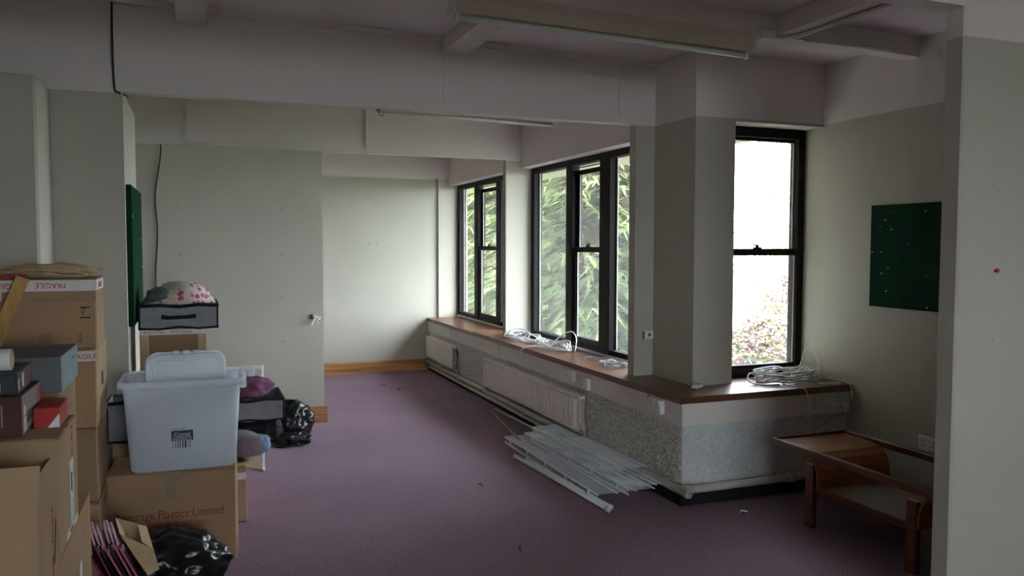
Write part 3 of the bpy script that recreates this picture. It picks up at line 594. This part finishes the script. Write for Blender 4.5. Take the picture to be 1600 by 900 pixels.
# ------------------------------------------------------------------ coffee table
t = thing('coffee_table', 'low teak table frame with curved plywood ends and woven shelf', 'table', (3.47, 3.29, 0))
for sx in (-1, 1):
    BB(sx*.28-.016, sx*.28+.016, -.775, .66, .412, .452, .006).build('rail', 'teak', t)
    for sy in (-1, 1):
        lg = BB(sx*.245-.018, sx*.245+.018, sy*.355-.032, sy*.355+.032, 0, .362, .005).build('leg', 'teak', t)
        BB(sx*.245-.016, sx*.245+.016, sy*.355-.03, sy*.355+.03, .362, .364, .0008).build('end_grain', 'kraft', lg)
    BB(sx*.235-.012, sx*.235+.012, -.33, .33, .205, .243, .004).build('shelf_rail', 'teak', t)
BB(-.222, .222, -.31, .31, .212, .230, .004).build('woven_shelf', 'weave', t)
for sy in (-1, 1):
    pr = [(.655,.437),(.50,.437),(.42,.434),(.36,.42),(.315,.39),(.29,.34),(.28,.29),(.278,.235)]; mb = MB(); o = []
    for a, b in pr: o.append((a, b))
    top = [(a, b) for a, b in o]; low = []
    for i, (a, b) in enumerate(o):
        p = Vector(o[max(i-1,0)]); q = Vector(o[min(i+1,len(o)-1)]); d = (q-p).normalized(); nrm = Vector((-d.y, d.x)); low.append((a+nrm.x*.012, b+nrm.y*.012))
    poly = [(a if sy > 0 else -a-.115, b) for a, b in top+low[::-1]]
    n = len(poly); k = len(top)
    vs_ = [(-.263, a, b) for a, b in poly]+[(.263, a, b) for a, b in poly]; fs_ = []
    for i in range(k-1): fs_.append((i, i+1, n-2-i, n-1-i)); fs_.append((n+i, n+i+1, 2*n-2-i, 2*n-1-i))
    for i in range(n): fs_.append((i, (i+1) % n, n+(i+1) % n, n+i))
    MB().add(vs_, fs_).build('curved_end', 'plywood', t)
    ye = .652 if sy > 0 else -.767
    BB(-.264, .264, ye-.01, ye+.01, .415, .450, .003).build('end_rail', 'teak', t)
t = thing('plastic_tray', 'shallow grey tray with a dark insert under the coffee table', 'tray', (3.52, 3.0, .0), .1)
mb = MB(); mb.prism([(-.13,.06),(.13,.06),(.12,0),(-.12,0)], 'y', -.10, .10); mb.build('tray', 'bluegrey', t); BB(-.115, .115, -.09, .09, .06, .068, .003).build('insert', 'mesh', t)

# ------------------------------------------------------------------ wire shelves on the floor
def wire_shelf(label, loc, rot, L_, W_, lip, seed):
    t = thing('wire_shelf', label, 'wire shelf', loc, rot=rot)
    for x in (-W_/2, -W_/6, W_/6, W_/2): MB().tube([(x,-L_/2-.012,0),(x,L_/2+.012,0)], .005, 6).build('long_rod', 'wire', t, smooth=True)
    MB().tube([(-W_/2,-L_/2-.012,lip),(-W_/2,L_/2+.012,lip)], .005, 6).build('lip_rod', 'wire', t, smooth=True)
    mb = MB(); n = int(L_/.026)
    for k in range(n+1):
        y = -L_/2+L_*k/n; mb.tube([(-W_/2,y,lip),(-W_/2,y,.004),(W_/2,y,.004)], .0023, 4)
    mb.build('cross_wires', 'wire', t, kind='stuff')
    for k in range(5):
        y = -L_/2+.12+(L_-.24)*k/4; BB(-W_/2-.007, -W_/2+.001, y-.009, y+.009, min(lip,0)-.003, max(lip,0)+.003, .002).build('clip', 'wire', t)
    return t
wire_shelf('white wire shelf lying flat on the carpet at the bottom of the pile', (2.475, 5.25, .055), (.0, .0, 0), 1.62, .40, -.045, 1)
wire_shelf('white wire shelf with raised lip lying askew across the pile', (2.545, 5.10, .118), (.01, .0, .045), 1.52, .30, -.038, 2)
wire_shelf('white wire shelf lying over the pile beside the heating pipe', (2.560, 5.28, .150), (-.01, -.02, -.02), 1.36, .20, -.022, 3)
wire_shelf('short white wire shelf on top of the pile beside the plinth corner', (2.565, 4.95, .176), (.0, .0, .03), .86, .18, -.02, 4)
def pole(label, p0, p1, r, m='wire', cap=True):
    p0 = Vector(p0); p1 = Vector(p1); t = thing('shelf_pole', label, 'pole', tuple(p0)); d = p1-p0
    MB().tube([(0,0,0), tuple(d)], r, 10).build('tube', m, t, smooth=True)
    if cap:
        u = d.normalized()
        for a in (Vector((0,0,0)), d-u*.03): MB().tube([tuple(a), tuple(a+u*.03)], r*1.25, 10).build('end_cap', 'white', t, smooth=True)
pole('white shelf pole on the carpet along the outside of the wire shelves', (2.185,5.62,.016), (2.262,4.26,.016), .0125)
pole('white shelf pole tucked against the lowest wire shelf', (2.225,5.50,.016), (2.30,4.30,.016), .0125)
for lb, a, b in (('thin beige batten leaning from the carpet onto the wire shelves', (2.594,7.36,.006), (2.30,5.80,.085)), ('thin white batten beside the ribbed radiator resting on the wire shelves', (2.66,7.40,.006), (2.50,5.70,.125))):
    o = thing('batten', lb, 'batten', a); MB().obox((0,0,0), tuple(Vector(b)-Vector(a)), .014, .007).build('strip', 'kraft' if 'beige' in lb else 'fascia', o)

# ------------------------------------------------------------------ cartons
def carton(label, x0, x1, y0, y1, z0, z1, m='card', rz=0, name='cardboard_box', flaps=True, group=None):
    t = thing(name, label, 'box', ((x0+x1)/2, (y0+y1)/2, z0), rz, group); w, d, h = x1-x0, y1-y0, z1-z0
    BB(-w/2, w/2, -d/2, d/2, .001, h-.005, .005).build('body', m, t)
    if flaps:
        for sy in (-1, 1): BB(-w/2+.001, w/2-.001, min(sy*.002, sy*d/2), max(sy*.002, sy*d/2), h-.005, h-.0005, .0018).build('flap', m, t)
    t['dim'] = (w, d, h); return t
def tape(t, a, m='tape', name='tape'): return BB(*a, .0004).build(name, m, t)
def fragile(t, x0, x1, y, z, hh, upside=True, side=False):
    """printed tape strip on the front face (or the right face) with FRAGILE lettering"""
    if not side:
        tp = B(x0, x1, y-.0012, y, z-hh/2, z+hh/2).build('tape', 'ftape', t); k = 0; x = x0+.01
        while x+.13 <= x1+.01:
            text('FRAGILE', hh*.72, 'redink', tp, (x+.065, y-.002, z+(hh*.26 if upside else -hh*.26)), FRONTUP if upside else FRONT, wx=.13/(hh*.72*4.1)); x += .15
    else:
        tp = B(y, y+.0012, x0, x1, z-hh/2, z+hh/2).build('tape', 'ftape', t)
        text('FRAGILE', hh*.72, 'redink', tp, (y+.002, (x0+x1)/2, z-hh*.26), SIDE, wx=min(1, (x1-x0)/(hh*.72*4.1)))
    return tp
# tall stack against the nib wall
c = carton('cardboard box at the bottom of the tall stack by the nib wall', -.98, -.435, 3.98, 4.42, 0, .45, 'card', group=None)
text('FRAGILE', .03, 'redink', c, (.2735, 0, .40), SIDE)
c = carton('cardboard box second from the bottom of the tall stack', -.98, -.44, 4.0, 4.42, .45, .787, 'card3')
c = carton('cardboard box third up the tall stack with printed side', -.99, -.435, 3.99, 4.42, .787, 1.138, 'card'); w, d, h = c['dim']
fragile(c, w/2-.13, w/2, -d/2, h-.03, .045, False); text('FRAGILE', .032, 'darkink', c, (w/2+.001, -.05, .05), (PI/2, -PI/2, PI/2)); B(w/2, w/2+.001, -.02, .05, .16, .22).build('stamp', 'darkink', c)
c = carton('top cardboard box of the tall stack wrapped in fragile tape', -.98, -.43, 4.0, 4.30, 1.138, 1.45, 'card'); w, d, h = c['dim']
fragile(c, -w/2, w/2, -d/2, h-.03, .048, True); fragile(c, -.14, .14, w/2, h-.03, .048, side=True)
B(-w/2, w/2, -d/2-.0008, -d/2, h-.098, h-.082).build('tape', 'tape', c)
B(-.135,-.085,-d/2-.0015,-d/2,.0,.11).build('tape', 'ftape', c); text('FRA', .04, 'redink', c, (-.118, -d/2-.002, .055), (PI/2, PI/2, 0))
B(-.135,-.085,-d/2-.0015,-d/2,h-.09,h-.05).build('tape', 'ftape', c)
text('1', .06, 'darkink', c, (.21, -d/2-.001, .185), (PI/2, PI/2, 0)); text('for', .03, 'darkink', c, (.215, -d/2-.001, .165), (PI/2, PI/2, 0)); text('1', .06, 'darkink', c, (.21, -d/2-.001, .14), (PI/2, PI/2, 0))
B(.05,.10,-d/2-.0008,-d/2,.03,.075).build('stamp', 'card3', c); text('TOP', .022, 'darkink', c, (.20, -d/2-.001, .05), (PI/2, PI/2, 0))
def crumple(cx, sx, sy, sz, seed, sub=4, amp=.22, fr=2.6, flat=True):
    bm = bmesh.new(); bmesh.ops.create_icosphere(bm, subdivisions=sub, radius=1)
    for v in bm.verts:
        p = v.co.copy(); n_ = noise.noise(p*fr+Vector((seed*7.3,0,0))); n2 = abs(noise.noise(p*fr*2.2+Vector((0,seed*3.1,0))))
        k = 1+amp*(n_*1.2-n2*1.1+.2); v.co = Vector((p.x*sx*k+cx[0], p.y*sy*k+cx[1], max(p.z*sz*k, -sz*.82 if flat else -9)+cx[2]))
    if flat:
        zm = min(v.co.z for v in bm.verts)
        for v in bm.verts: v.co.z -= zm-cx[2]
    return MB().from_bm(bm)
o = crumple((0,0,0), .19, .09, .034, 3, 4, .22, 3.0).build('crumpled_paper', 'kraft', loc=(-.62, 4.14, 1.451)); tag(o, 'crumpled brown wrapping paper on top of the tall stack', 'paper')
# front stack
c = carton('lowest cardboard box under the front carton stack', -.96, -.41, 2.80, 3.46, 0, .645, 'card'); w, d, h = c['dim']
text('FRAGILE', .03, 'redink', c, (w/2+.001, -.05, .42), (PI/2, -PI/2, PI/2)); B(w/2, w/2+.001, .02, .07, .38, .48).build('paper_label', 'paper', c)
c = carton('cardboard box with a white address label on its side', -.96, -.41, 2.785, 3.15, .646, 1.01, 'card2'); w, d, h = c['dim']
lb_ = B(w/2, w/2+.001, .015, .085, .02, .24).build('address_label', 'paper', c); B(w/2+.001, w/2+.0016, .025, .045, .14, .20).build('print_block', 'darkink', lb_)
for k in range(6): B(w/2+.001, w/2+.0016, .052+.004*(k % 2), .056+.004*(k % 2), .03+k*.03, .052+k*.03).build('print_line', 'darkink', lb_)
text('FRAGILE', .028, 'redink', c, (w/2+.001, .075, .30), (PI/2, -PI/2, PI/2)); tp = B(w/2, w/2+.0015, -.08, .16, .005, .03).build('tape', 'ftape', c); text('FRAGILE', .02, 'redink', tp, (w/2+.002, .02, .010), SIDE)
B(-w/2, w/2, -.02, .02, h-.0004, h+.0006).build('tape', 'tape', c)
carton('plain cardboard box behind the labelled carton', -.97, -.47, 3.20, 3.62, .646, 1.085, 'card3')
# open carton in front
carton('cardboard box under the open carton', -.95, -.415, 2.40, 2.77, 0, .45, 'card3')
t = thing('cardboard_box', 'open cardboard box with raised flaps in the front stack', 'box', (-.68, 2.585, .451)); w, d, h = .54, .34, .43
for nm, a in (('front_side', (-w/2,w/2,-d/2,-d/2+.006,0,h)), ('back_side', (-w/2,w/2,d/2-.006,d/2,0,h)), ('left_side', (-w/2,-w/2+.006,-d/2+.006,d/2-.006,0,h)), ('right_side', (w/2-.006,w/2,-d/2+.006,d/2-.006,0,h)), ('base', (-w/2+.006,w/2-.006,-d/2+.006,d/2-.006,0,.006))):
    BB(*a, .0015).build(nm, 'card2', t)
MB().add([(-w/2,-d/2,h),(w/2,-d/2,h),(w/2,-d/2+.05,h+.125),(-w/2,-d/2+.05,h+.125),(-w/2,-d/2+.005,h),(w/2,-d/2+.005,h),(w/2,-d/2+.055,h+.123),(-w/2,-d/2+.055,h+.123)],[(0,1,2,3),(4,7,6,5),(0,4,5,1),(1,5,6,2),(2,6,7,3),(3,7,4,0)]).build('flap', 'card2', t)
MB().add([(w/2,-d/2,h),(w/2,d/2,h),(w/2-.02,d/2,h+.075),(w/2-.02,-d/2+.10,h+.075),(w/2-.005,-d/2,h),(w/2-.005,d/2,h),(w/2-.025,d/2,h+.074),(w/2-.025,-d/2+.10,h+.074)],[(0,1,2,3),(4,7,6,5),(0,4,5,1),(1,5,6,2),(2,6,7,3),(3,7,4,0)]).build('flap', 'card2', t)
text('FRAGILE', .028, 'redink', t, (w/2+.001, .05, .34), (PI/2, -PI/2, PI/2)); text('FRAGILE', .028, 'redink', t, (w/2+.001, .05, .20), (PI/2, -PI/2, PI/2))
MB().obox((w/2+.001,.10,.34),(w/2+.001,.06,.22),.012,.001,(1,0,0)).build('pen_mark', 'darkink', t)
# small packages on the labelled carton
def pack(name, label, cat, x0, x1, y0, y1, z0, z1, mf, ms=None, rz=0):
    t = thing(name, label, cat, ((x0+x1)/2,(y0+y1)/2,z0), rz); w, d, h = x1-x0, y1-y0, z1-z0
    BB(-w/2, w/2-.002, -d/2, d/2, 0, h, .002).build('carton', mf, t)
    if ms: B(w/2-.003, w/2, -d/2+.002, d/2-.002, .001, h-.001).build('side_panel', ms, t)
    return t, w, d, h
p, w, d, h = pack('shoe_box', 'maroon box with printed grey side under the black box', 'box', -.86, -.515, 2.84, 3.14, 1.0105, 1.135, 'maroon', 'printgrey')
B(w/2, w/2+.0008, d/2-.05, d/2-.002, .002, h-.002).build('red_band', 'red', p)
for a, b, e, f in ((-.13,-.10,.06,.09),(-.13,-.09,.01,.055),(-.08,-.055,.01,.03),(-.04,.03,.012,.03)): B(w/2, w/2+.0008, a, b, e, f).build('print_block', 'lightink', p)
for k in range(5): B(-w/2+.24+k*.012, -w/2+.245+k*.012, -d/2-.0008, -d/2, .03, .10).build('print_line', 'printgrey', p)
p, w, d, h = pack('shoe_box', 'black box with pale lettering on top of the maroon box', 'box', -.86, -.535, 2.86, 3.14, 1.1355, 1.2, 'charcoal', 'charcoal', .03)
for a, b, e, f, m in ((-.12,-.10,.012,.045,'lightink'),(-.05,-.02,.012,.055,'lightink'),(.06,.085,.01,.055,'redink')): B(w/2, w/2+.0008, a, b, e, f).build('print_block', m, p)
B(w/2-.06, w/2-.045, -d/2-.001, -d/2, .01, .04).build('print_block', 'lightink', p)
p, w, d, h = pack('archive_box', 'slate grey archive box behind the black box', 'box', -.78, -.455, 3.18, 3.58, 1.0855, 1.21, 'slate', 'bluegrey')
B(w/2, w/2+.001, .06, .11, .085, .092).build('finger_slot', 'blackplastic', p)
p, w, d, h = pack('red_carton', 'small glossy red carton behind the maroon box', 'box', -.505, -.43, 2.95, 3.13, 1.0105, 1.075, 'red', 'red')
MB().prism([(w/2-.035,0),(w/2-.001,0),(w/2-.001,.045)], 'y', -d/2-.001, -d/2).build('white_corner', 'paper', p)
t = thing('tape_roll', 'white roll lying on the black box', 'roll', (-.62, 2.95, 1.2355))
MB().cyl((-.07,0,0),(.06,0,0),.034,20).build('roll', 'paper', t, smooth=True); MB().cyl((.059,0,0),(.062,0,0),.030,20).build('core', 'kraft', t)
t = thing('wooden_slat', 'pale wooden slat leaning beside the tall stack', 'slat', (-1.24, 3.70, .0))
MB().obox((0,0,.01),(.55,.20,1.46),.05,.012,(0,-1,0)).build('slat', 'wood', t)
t = thing('red_rod', 'thin red rod lying on the top box of the tall stack', 'rod', (-.83, 4.03, 1.4585)); MB().cyl((-.10,0,0),(.12,0,0),.008,10).build('rod', 'red', t, smooth=True); MB().cyl((.115,0,0),(.125,0,0),.0095,10).build('tip', 'redpin', t)

# lettered box on the floor, crate on it
c = carton('cardboard box lettered Beverage Plastics Limited under the clear crate', -.437, .163, 4.305, 4.685, 0, .478, 'card', -.06); w, d, h = c['dim']; yf = -d/2-.0008
text('Beverage Plastics Limited', .062, 'brownink', c, (-.01, yf, .245), FRONT, wx=.80)
text('Phone:  +44 (0) 28 3832 2221', .036, 'brownink', c, (.16, yf, .198), FRONT, align='RIGHT', wx=.80)
text('Fax:  +44 (0) 28 3832 1888', .036, 'brownink', c, (.16, yf, .148), FRONT, align='RIGHT', wx=.80)
text('sales@beverageplastics.com', .026, 'brownink', c, (.16, yf, .108), FRONT, align='RIGHT', wx=.80)
B(-.025,.025,yf-.0004,yf+.0008,h-.13,h-.005).build('tape', 'tape', c); B(-.045,.045,yf-.0002,yf+.0008,h-.06,h-.005).build('tape', 'tape', c)
# crate
t = thing('storage_crate', 'large milky clear plastic storage crate on the lettered box', 'crate', (-.086, 4.475, .4785), -.02)
def tapered(w0, d0, w1, d1, z0, z1, th, seg=5, r=.035):
    def ring(w, d, z, r):
        o = []
        for cx_, cy_, a0 in ((w/2-r, d/2-r, 0), (-w/2+r, d/2-r, PI/2), (-w/2+r, -d/2+r, PI), (w/2-r, -d/2+r, 3*PI/2)):
            for k in range(seg+1): a = a0+PI/2*k/seg; o.append((cx_+r*math.cos(a), cy_+r*math.sin(a), z))
        return o
    return ring
ring = tapered(0,0,0,0,0,0,0)
def loft(rings, cap0=False, cap1=False):
    mb = MB(); n = len(rings[0])
    for r_ in rings: mb.v += r_
    for i in range(len(rings)-1):
        for k in range(n): mb.f.append((i*n+k, i*n+(k+1) % n, (i+1)*n+(k+1) % n, (i+1)*n+k))
    if cap0: mb.f.append(tuple(range(n))[::-1])
    if cap1: mb.f.append(tuple(range((len(rings)-1)*n, len(rings)*n)))
    return mb
loft([ring(.46,.32,0,.04), ring(.49,.35,.012,.05), ring(.545,.395,.445,.05), ring(.539,.389,.445,.05), ring(.484,.344,.016,.05), ring(.45,.31,.006,.04)], True, True).build('shell', 'poly', t, smooth=True)
loft([ring(.545,.395,.418,.05), ring(.585,.43,.424,.055), ring(.587,.432,.452,.055), ring(.545,.395,.456,.05)]).build('rim', 'poly', t, smooth=True)
for sx in (-1, 1): BB(sx*.285-.018, sx*.285+.018, -.10, .10, .385, .445, .008).build('handle', 'poly', t)
ly = -.1875+.0015
lab = thing  # label sticker lies on the sloping front
st = B(-.055,.045,-.1905,-.1895,.155,.205).build('sticker', 'charcoal', t); st.rotation_euler = (0,0,0)
st.location = (0, .004, 0)
text('Crystal', .026, 'lightink', st, (-.005, -.191, .178), FRONT)
for k, (z, m) in enumerate(((.170,'lightink'),(.160,'lightink'))): B(-.048,.038,-.1912,-.1904,z,z+.003).build('print_line', m, st)
text("what's", .014, 'charcoal', st, (-.03, -.191, .209), FRONT); text('N', .018, 'charcoal', st, (0, -.191, .209), FRONT)
for k in range(8): B(-.05+k*.011, -.046+k*.011+.002*(k % 3), -.1906, -.1898, .118, .153).build('barcode_bar', 'charcoal' if k in (3,4,5) else 'bluegrey', st)
t = thing('crate_lid', 'clear plastic lid standing upright inside the storage crate', 'lid', (-.075, 4.56, .498), rot=(-.03, 0, 0))
def rrect(w, h, r, seg=6):
    o = [(-w/2, 0), (w/2, 0)]
    for k in range(seg+1): a = PI/2*k/seg; o.append((w/2-r+r*math.cos(a), h-r+r*math.sin(a)))
    for k in range(seg+1): a = PI/2+PI/2*k/seg; o.append((-w/2+r+r*math.cos(a), h-r+r*math.sin(a)))
    return o
MB().prism(rrect(.37, .53, .05), 'y', -.003, .003).build('sheet', 'polyclear', t)
ro = rrect(.38, .535, .055); MB().tube([(a, 0, b) for a, b in ro], .008, 6, True).build('rim', 'poly', t, smooth=True)
ri = rrect(.31, .50, .04); MB().tube([(a, -.006, b) for a, b in ri], .004, 6, True).build('ridge', 'poly', t, smooth=True)
for k in (-1, 0, 1): BB(k*.05-.016, k*.05+.016, -.012, .012, .525, .547, .004).build('latch', 'poly', t)

# things behind the crate
def zip_bag(label, x0, x1, y0, y1, z0, z1, handle=True, name='storage_bag', rz=0):
    t = thing(name, label, 'storage bag', ((x0+x1)/2, (y0+y1)/2, z0), rz); w, d, h = x1-x0, y1-y0, z1-z0; e = .008
    for nm, a in (('front_panel', (-w/2,w/2,-d/2,-d/2+e,.0,h)), ('back_panel', (-w/2,w/2,d/2-e,d/2,.0,h)), ('side_panel', (-w/2,-w/2+e,-d/2+e,d/2-e,0,h)), ('side_panel', (w/2-e,w/2,-d/2+e,d/2-e,0,h)), ('base', (-w/2+e,w/2-e,-d/2+e,d/2-e,0,e))): BB(*a, .002).build(nm, 'mesh', t)
    for z in (.008, h-.008):
        sag = lambda u: -.006*math.sin(u*5+z*20)
        MB().tube([(-w/2,-d/2,z),(-w/4,-d/2-.003,z+sag(.3)),(0,-d/2-.003,z+sag(.9)),(w/4,-d/2-.003,z+sag(1.6)),(w/2,-d/2,z),(w/2,d/2,z),(-w/2,d/2,z)], .011 if z > .05 else .007, 6, True).build('piping', 'blackfab', t, smooth=True)
    for sx in (-1, 1): MB().tube([(sx*w/2,-d/2,0),(sx*w/2,-d/2,h)], .006, 6).build('piping', 'blackfab', t, smooth=True)
    if handle:
        MB().add([(-.095,-d/2-.004,h*.42),(-.05,-d/2-.014,h*.40),(.05,-d/2-.014,h*.42),(.095,-d/2-.004,h*.44),(-.095,-d/2-.004,h*.60),(-.05,-d/2-.014,h*.55),(.05,-d/2-.014,h*.57),(.095,-d/2-.004,h*.60)], [(0,1,5,4),(1,2,6,5),(2,3,7,6)]).build('handle', 'blackfab', t)
    return t
def quilt_mat():
    m = mat('pink_patterned_quilt', (.60, .52, .45), .85, .1, 6, .4, 30)
    nt = m.node_tree; N = nt.nodes; L = nt.links; b = N['Principled BSDF']; mp = [n for n in N if n.type == 'MAPPING'][0]
    v = N.new('ShaderNodeTexVoronoi'); v.inputs['Scale'].default_value = 26; L.new(mp.outputs[0], v.inputs['Vector'])
    r = N.new('ShaderNodeValToRGB'); r.color_ramp.elements[0].position = .30; r.color_ramp.elements[1].position = .42
    r.color_ramp.elements[0].color = (.36, .06, .14, 1); r.color_ramp.elements[1].color = (.62, .50, .46, 1); L.new(v.outputs['Distance'], r.inputs[0])
    n = N.new('ShaderNodeTexNoise'); n.inputs['Scale'].default_value = 5; L.new(mp.outputs[0], n.inputs['Vector'])
    g = N.new('ShaderNodeMath'); g.operation = 'GREATER_THAN'; g.inputs[1].default_value = .42; L.new(n.outputs['Fac'], g.inputs[0])
    mx = N.new('ShaderNodeMix'); mx.data_type = 'RGBA'; L.new(g.outputs[0], mx.inputs[0]); mx.inputs[6].default_value = (.55, .52, .42, 1); L.new(r.outputs[0], mx.inputs[7]); L.new(mx.outputs[2], b.inputs['Base Color'])
    return m
M['quilt'] = quilt_mat()
c = carton('tall narrow cardboard box carrying the quilt bag beside the nib wall', -.335, .03, 5.22, 5.52, 0, 1.098, 'card3'); w, d, h = c['dim']
for x in (-w/2+.022, w/2-.026): BB(x-.022, x+.026, -d/2-.008, -d/2, .0, h-.03, .002).build('edge_strip', 'kraft', c)
fragile(c, -w/2, w/2, -d/2-.008, h-.018, .03, True)
zip_bag('grey zipped storage bag with black piping on the tall narrow box', -.335, .095, 5.19, 5.58, 1.0985, 1.245)
o = crumple((0,0,0), .205, .175, .145, 5, 4, .10, 1.8).build('quilt', M['quilt'], loc=(-.12, 5.385, 1.108), smooth=True); tag(o, 'pink and cream patterned quilt bulging from the zipped bag', 'quilt')
o = crumple((0,0,0), .07, .05, .05, 8, 3, .2, 2).build('folded_cloth', 'slate', loc=(-.23, 5.27, 1.255), smooth=True); tag(o, 'dark grey folded cloth tucked beside the patterned quilt', 'cloth')
c = carton('low cardboard box hidden behind the lettered box', -.45, -.06, 4.735, 4.975, 0, .545, 'card2')
zip_bag('grey storage bag with black bands behind the clear crate', -.47, -.09, 4.73, 4.975, .5455, .765, False)
c = carton('cardboard box with an open taped flap behind the lettered box', .04, .23, 4.86, 5.84, 0, .33, 'card2'); w, d, h = c['dim']
MB().add([(w/2,-d/2,h-.01),(w/2,d/2,h-.01),(w/2+.09,d/2,h-.03),(w/2+.09,-d/2,h-.03),(w/2,-d/2,h-.016),(w/2,d/2,h-.016),(w/2+.09,d/2,h-.036),(w/2+.09,-d/2,h-.036)],[(0,1,2,3),(4,7,6,5),(0,4,5,1),(1,5,6,2),(2,6,7,3),(3,7,4,0)]).build('flap', 'card2', c)
fragile(c, w/2-.13, w/2, -d/2, h-.06, .04, True)
t = thing('wrapped_bundle', 'clear film bag of pink and blue cloth on the flapped box', 'bag', (.20, 5.05, .3305))
crumple((0,0,0), .185, .13, .085, 12, 4, .16, 2.2).build('film', 'clearbag', t, smooth=True)
crumple((.05,-.01,.012), .11, .09, .06, 13, 3, .2, 2).build('pink_cloth', 'purple', t, smooth=True); crumple((.145,.0,.03), .035, .06, .045, 14, 3, .2, 2).build('blue_tie', mat('blue_cloth', (.08,.22,.42), .5), t, smooth=True); crumple((-.09,0,.01), .09, .09, .065, 15, 3, .2, 2).build('grey_cloth', 'slate', t, smooth=True)
t = thing('white_rack', 'slim white rack standing behind the storage bags', 'rack', (.275, 5.99, 0))
for x in (-.125, .125): BB(x-.009, x+.009, -.009, .009, 0, .745, .003).build('post', 'wire', t); BB(x-.009, x+.009, -.07, .07, 0, .018, .003).build('foot', 'wire', t)
for z in (.73, .45, .2): BB(-.117, .117, -.008, .008, z-.012, z+.012, .003).build('rail', 'wire', t)
for x in (-.02, .055): BB(x-.018, x+.018, -.005, .005, .2, .73, .002).build('slat', 'wire', t)
t = thing('black_holdall', 'flat black fabric holdall under the open storage bag', 'holdall', (.275, 5.64, .3305))
BB(-.215, .215, -.20, .20, 0, .128, .04).build('body', 'blackfab', t); MB().tube(smooth_path([(-.12,-.2,.10),(-.10,-.225,.05),(.0,-.23,.04),(.10,-.225,.05),(.12,-.2,.10)],4), .009, 6).build('handle', 'blackfab', t, smooth=True); MB().tube([(-.19,-.203,.085),(.19,-.203,.085)], .004, 5).build('zip', 'charcoal', t)
zip_bag('open grey storage bag lying on the black holdall', .05, .495, 5.44, 5.83, .459, .605, False)
o = crumple((0,0,0), .19, .13, .085, 23, 4, .15, 2).build('purple_cloth', 'purple', loc=(.25, 5.63, .575), smooth=True); tag(o, 'folded purple cloth in the open storage bag', 'cloth')
o = crumple((0,0,0), .185, .20, .165, 31, 5, .20, 1.9).build('bin_bag', 'binbag', smooth=True, loc=(.70, 6.98, 0)); tag(o, 'shiny black bin bag against the cream partition', 'bin bag')
o = crumple((0,0,0), .16, .10, .05, 33, 4, .3, 2.5).build('bin_bag', 'binbag', loc=(.66, 6.64, 0)); tag(o, 'flat black bin bag spilling on the carpet before the shiny one', 'bin bag')
# gift bags in a black sack, foreground
o = crumple((0,0,0), .25, .19, .15, 41, 5, .20, 1.7).build('black_sack', 'binbag', smooth=True, loc=(-.165, 3.99, 0)); tag(o, 'black plastic sack on the carpet before the lettered box', 'sack')
o = crumple((0,0,0), .13, .08, .035, 42, 4, .4, 2.4).build('sack_tail', mat('grey_polythene', (.07,.085,.09), .3, .2, 10, .3, 22, spec=.6), loc=(.0, 3.92, 0)); tag(o, 'grey plastic wrapper on the carpet beside the black sack', 'wrapper')
def gift_bag(x, y, z, k, mf, label):
    t = thing('gift_bag', label, 'gift bag', (x, y, z), rot=(.25-.03*(k % 3), -.42+.03*((k*2) % 3), .12+.03*((k*5) % 4)), group='pink paper gift bags in the black sack')
    BB(-.004, .004, -.085, .085, 0, .21, .0015).build('bag', mf, t)
    MB().tube(smooth_path([(0,-.05,.205),(.006,-.05,.255),(.012,0,.285),(.006,.05,.25),(0,.05,.205)],4), .0055, 5).build('handle', 'ribbon', t, smooth=True)
    MB().add([(-.005,-.07,.17),(.008,-.09,.22),(.022,-.07,.215),(.008,-.055,.17)], [(0,1,2,3)]).build('bow', 'ribbon', t)
for k in range(7): gift_bag(-.395+k*.019, 3.84, .165, k, ('darkpink','darkpink','charcoal','pinkpaper','charcoal','pinkpaper','pinkpaper')[k], ('dark pink gift bag','dark pink gift bag','charcoal gift bag','bright pink gift bag','charcoal gift bag','bright pink gift bag','bright pink gift bag')[k]+' with ribbon handles folded in the black sack')
t = thing('paper_bag', 'folded brown paper bag beside the pink gift bags', 'paper bag', (-.245, 3.84, .19), rot=(.2, -.42, .1))
MB().add([(0,-.08,0),(.0,.08,0),(.05,.08,0),(.05,-.08,0),(-.005,-.09,.14),(-.005,.08,.16),(.075,.08,.13),(.07,-.09,.11),(-.01,-.07,.24),(-.01,.06,.25)],[(0,1,2,3),(0,3,7,4),(1,0,4,5),(2,1,5,6),(3,2,6,7),(4,8,9,5),(4,7,8),(6,5,9)]).build('bag', 'kraft', t)
MB().add([(.075,.08,.13),(.07,-.09,.11),(.045,-.07,.155),(.05,.06,.17)],[(0,1,2,3)]).build('fold', 'kraft', t)
# litter
for i, (x, y, k, lb) in enumerate(((3.02, 3.98, 'paper', 'curled white paper scrap on the carpet by the short plinth'), (1.55, 3.9, 'darkink', 'dark crumb on the carpet in front of the lettered box'), (1.93, 9.1, 'darkink', 'dark twig on the carpet before the far wall'), (2.03, 8.75, 'darkink', 'dry leaf on the carpet before the far wall'), (1.72, 5.05, 'darkink', 'dark crumb on the carpet beside the wire shelves'))):
    o = MB().tube(smooth_path([(-.025,0,.003),(-.01,.008,.010),(.01,.004,.009),(.025,-.008,.003)],4), .005 if k == 'paper' else .003, 6).build('carpet_litter', k, loc=(x,y,0), rot=(0,0,i*1.3)); tag(o, lb, 'litter')
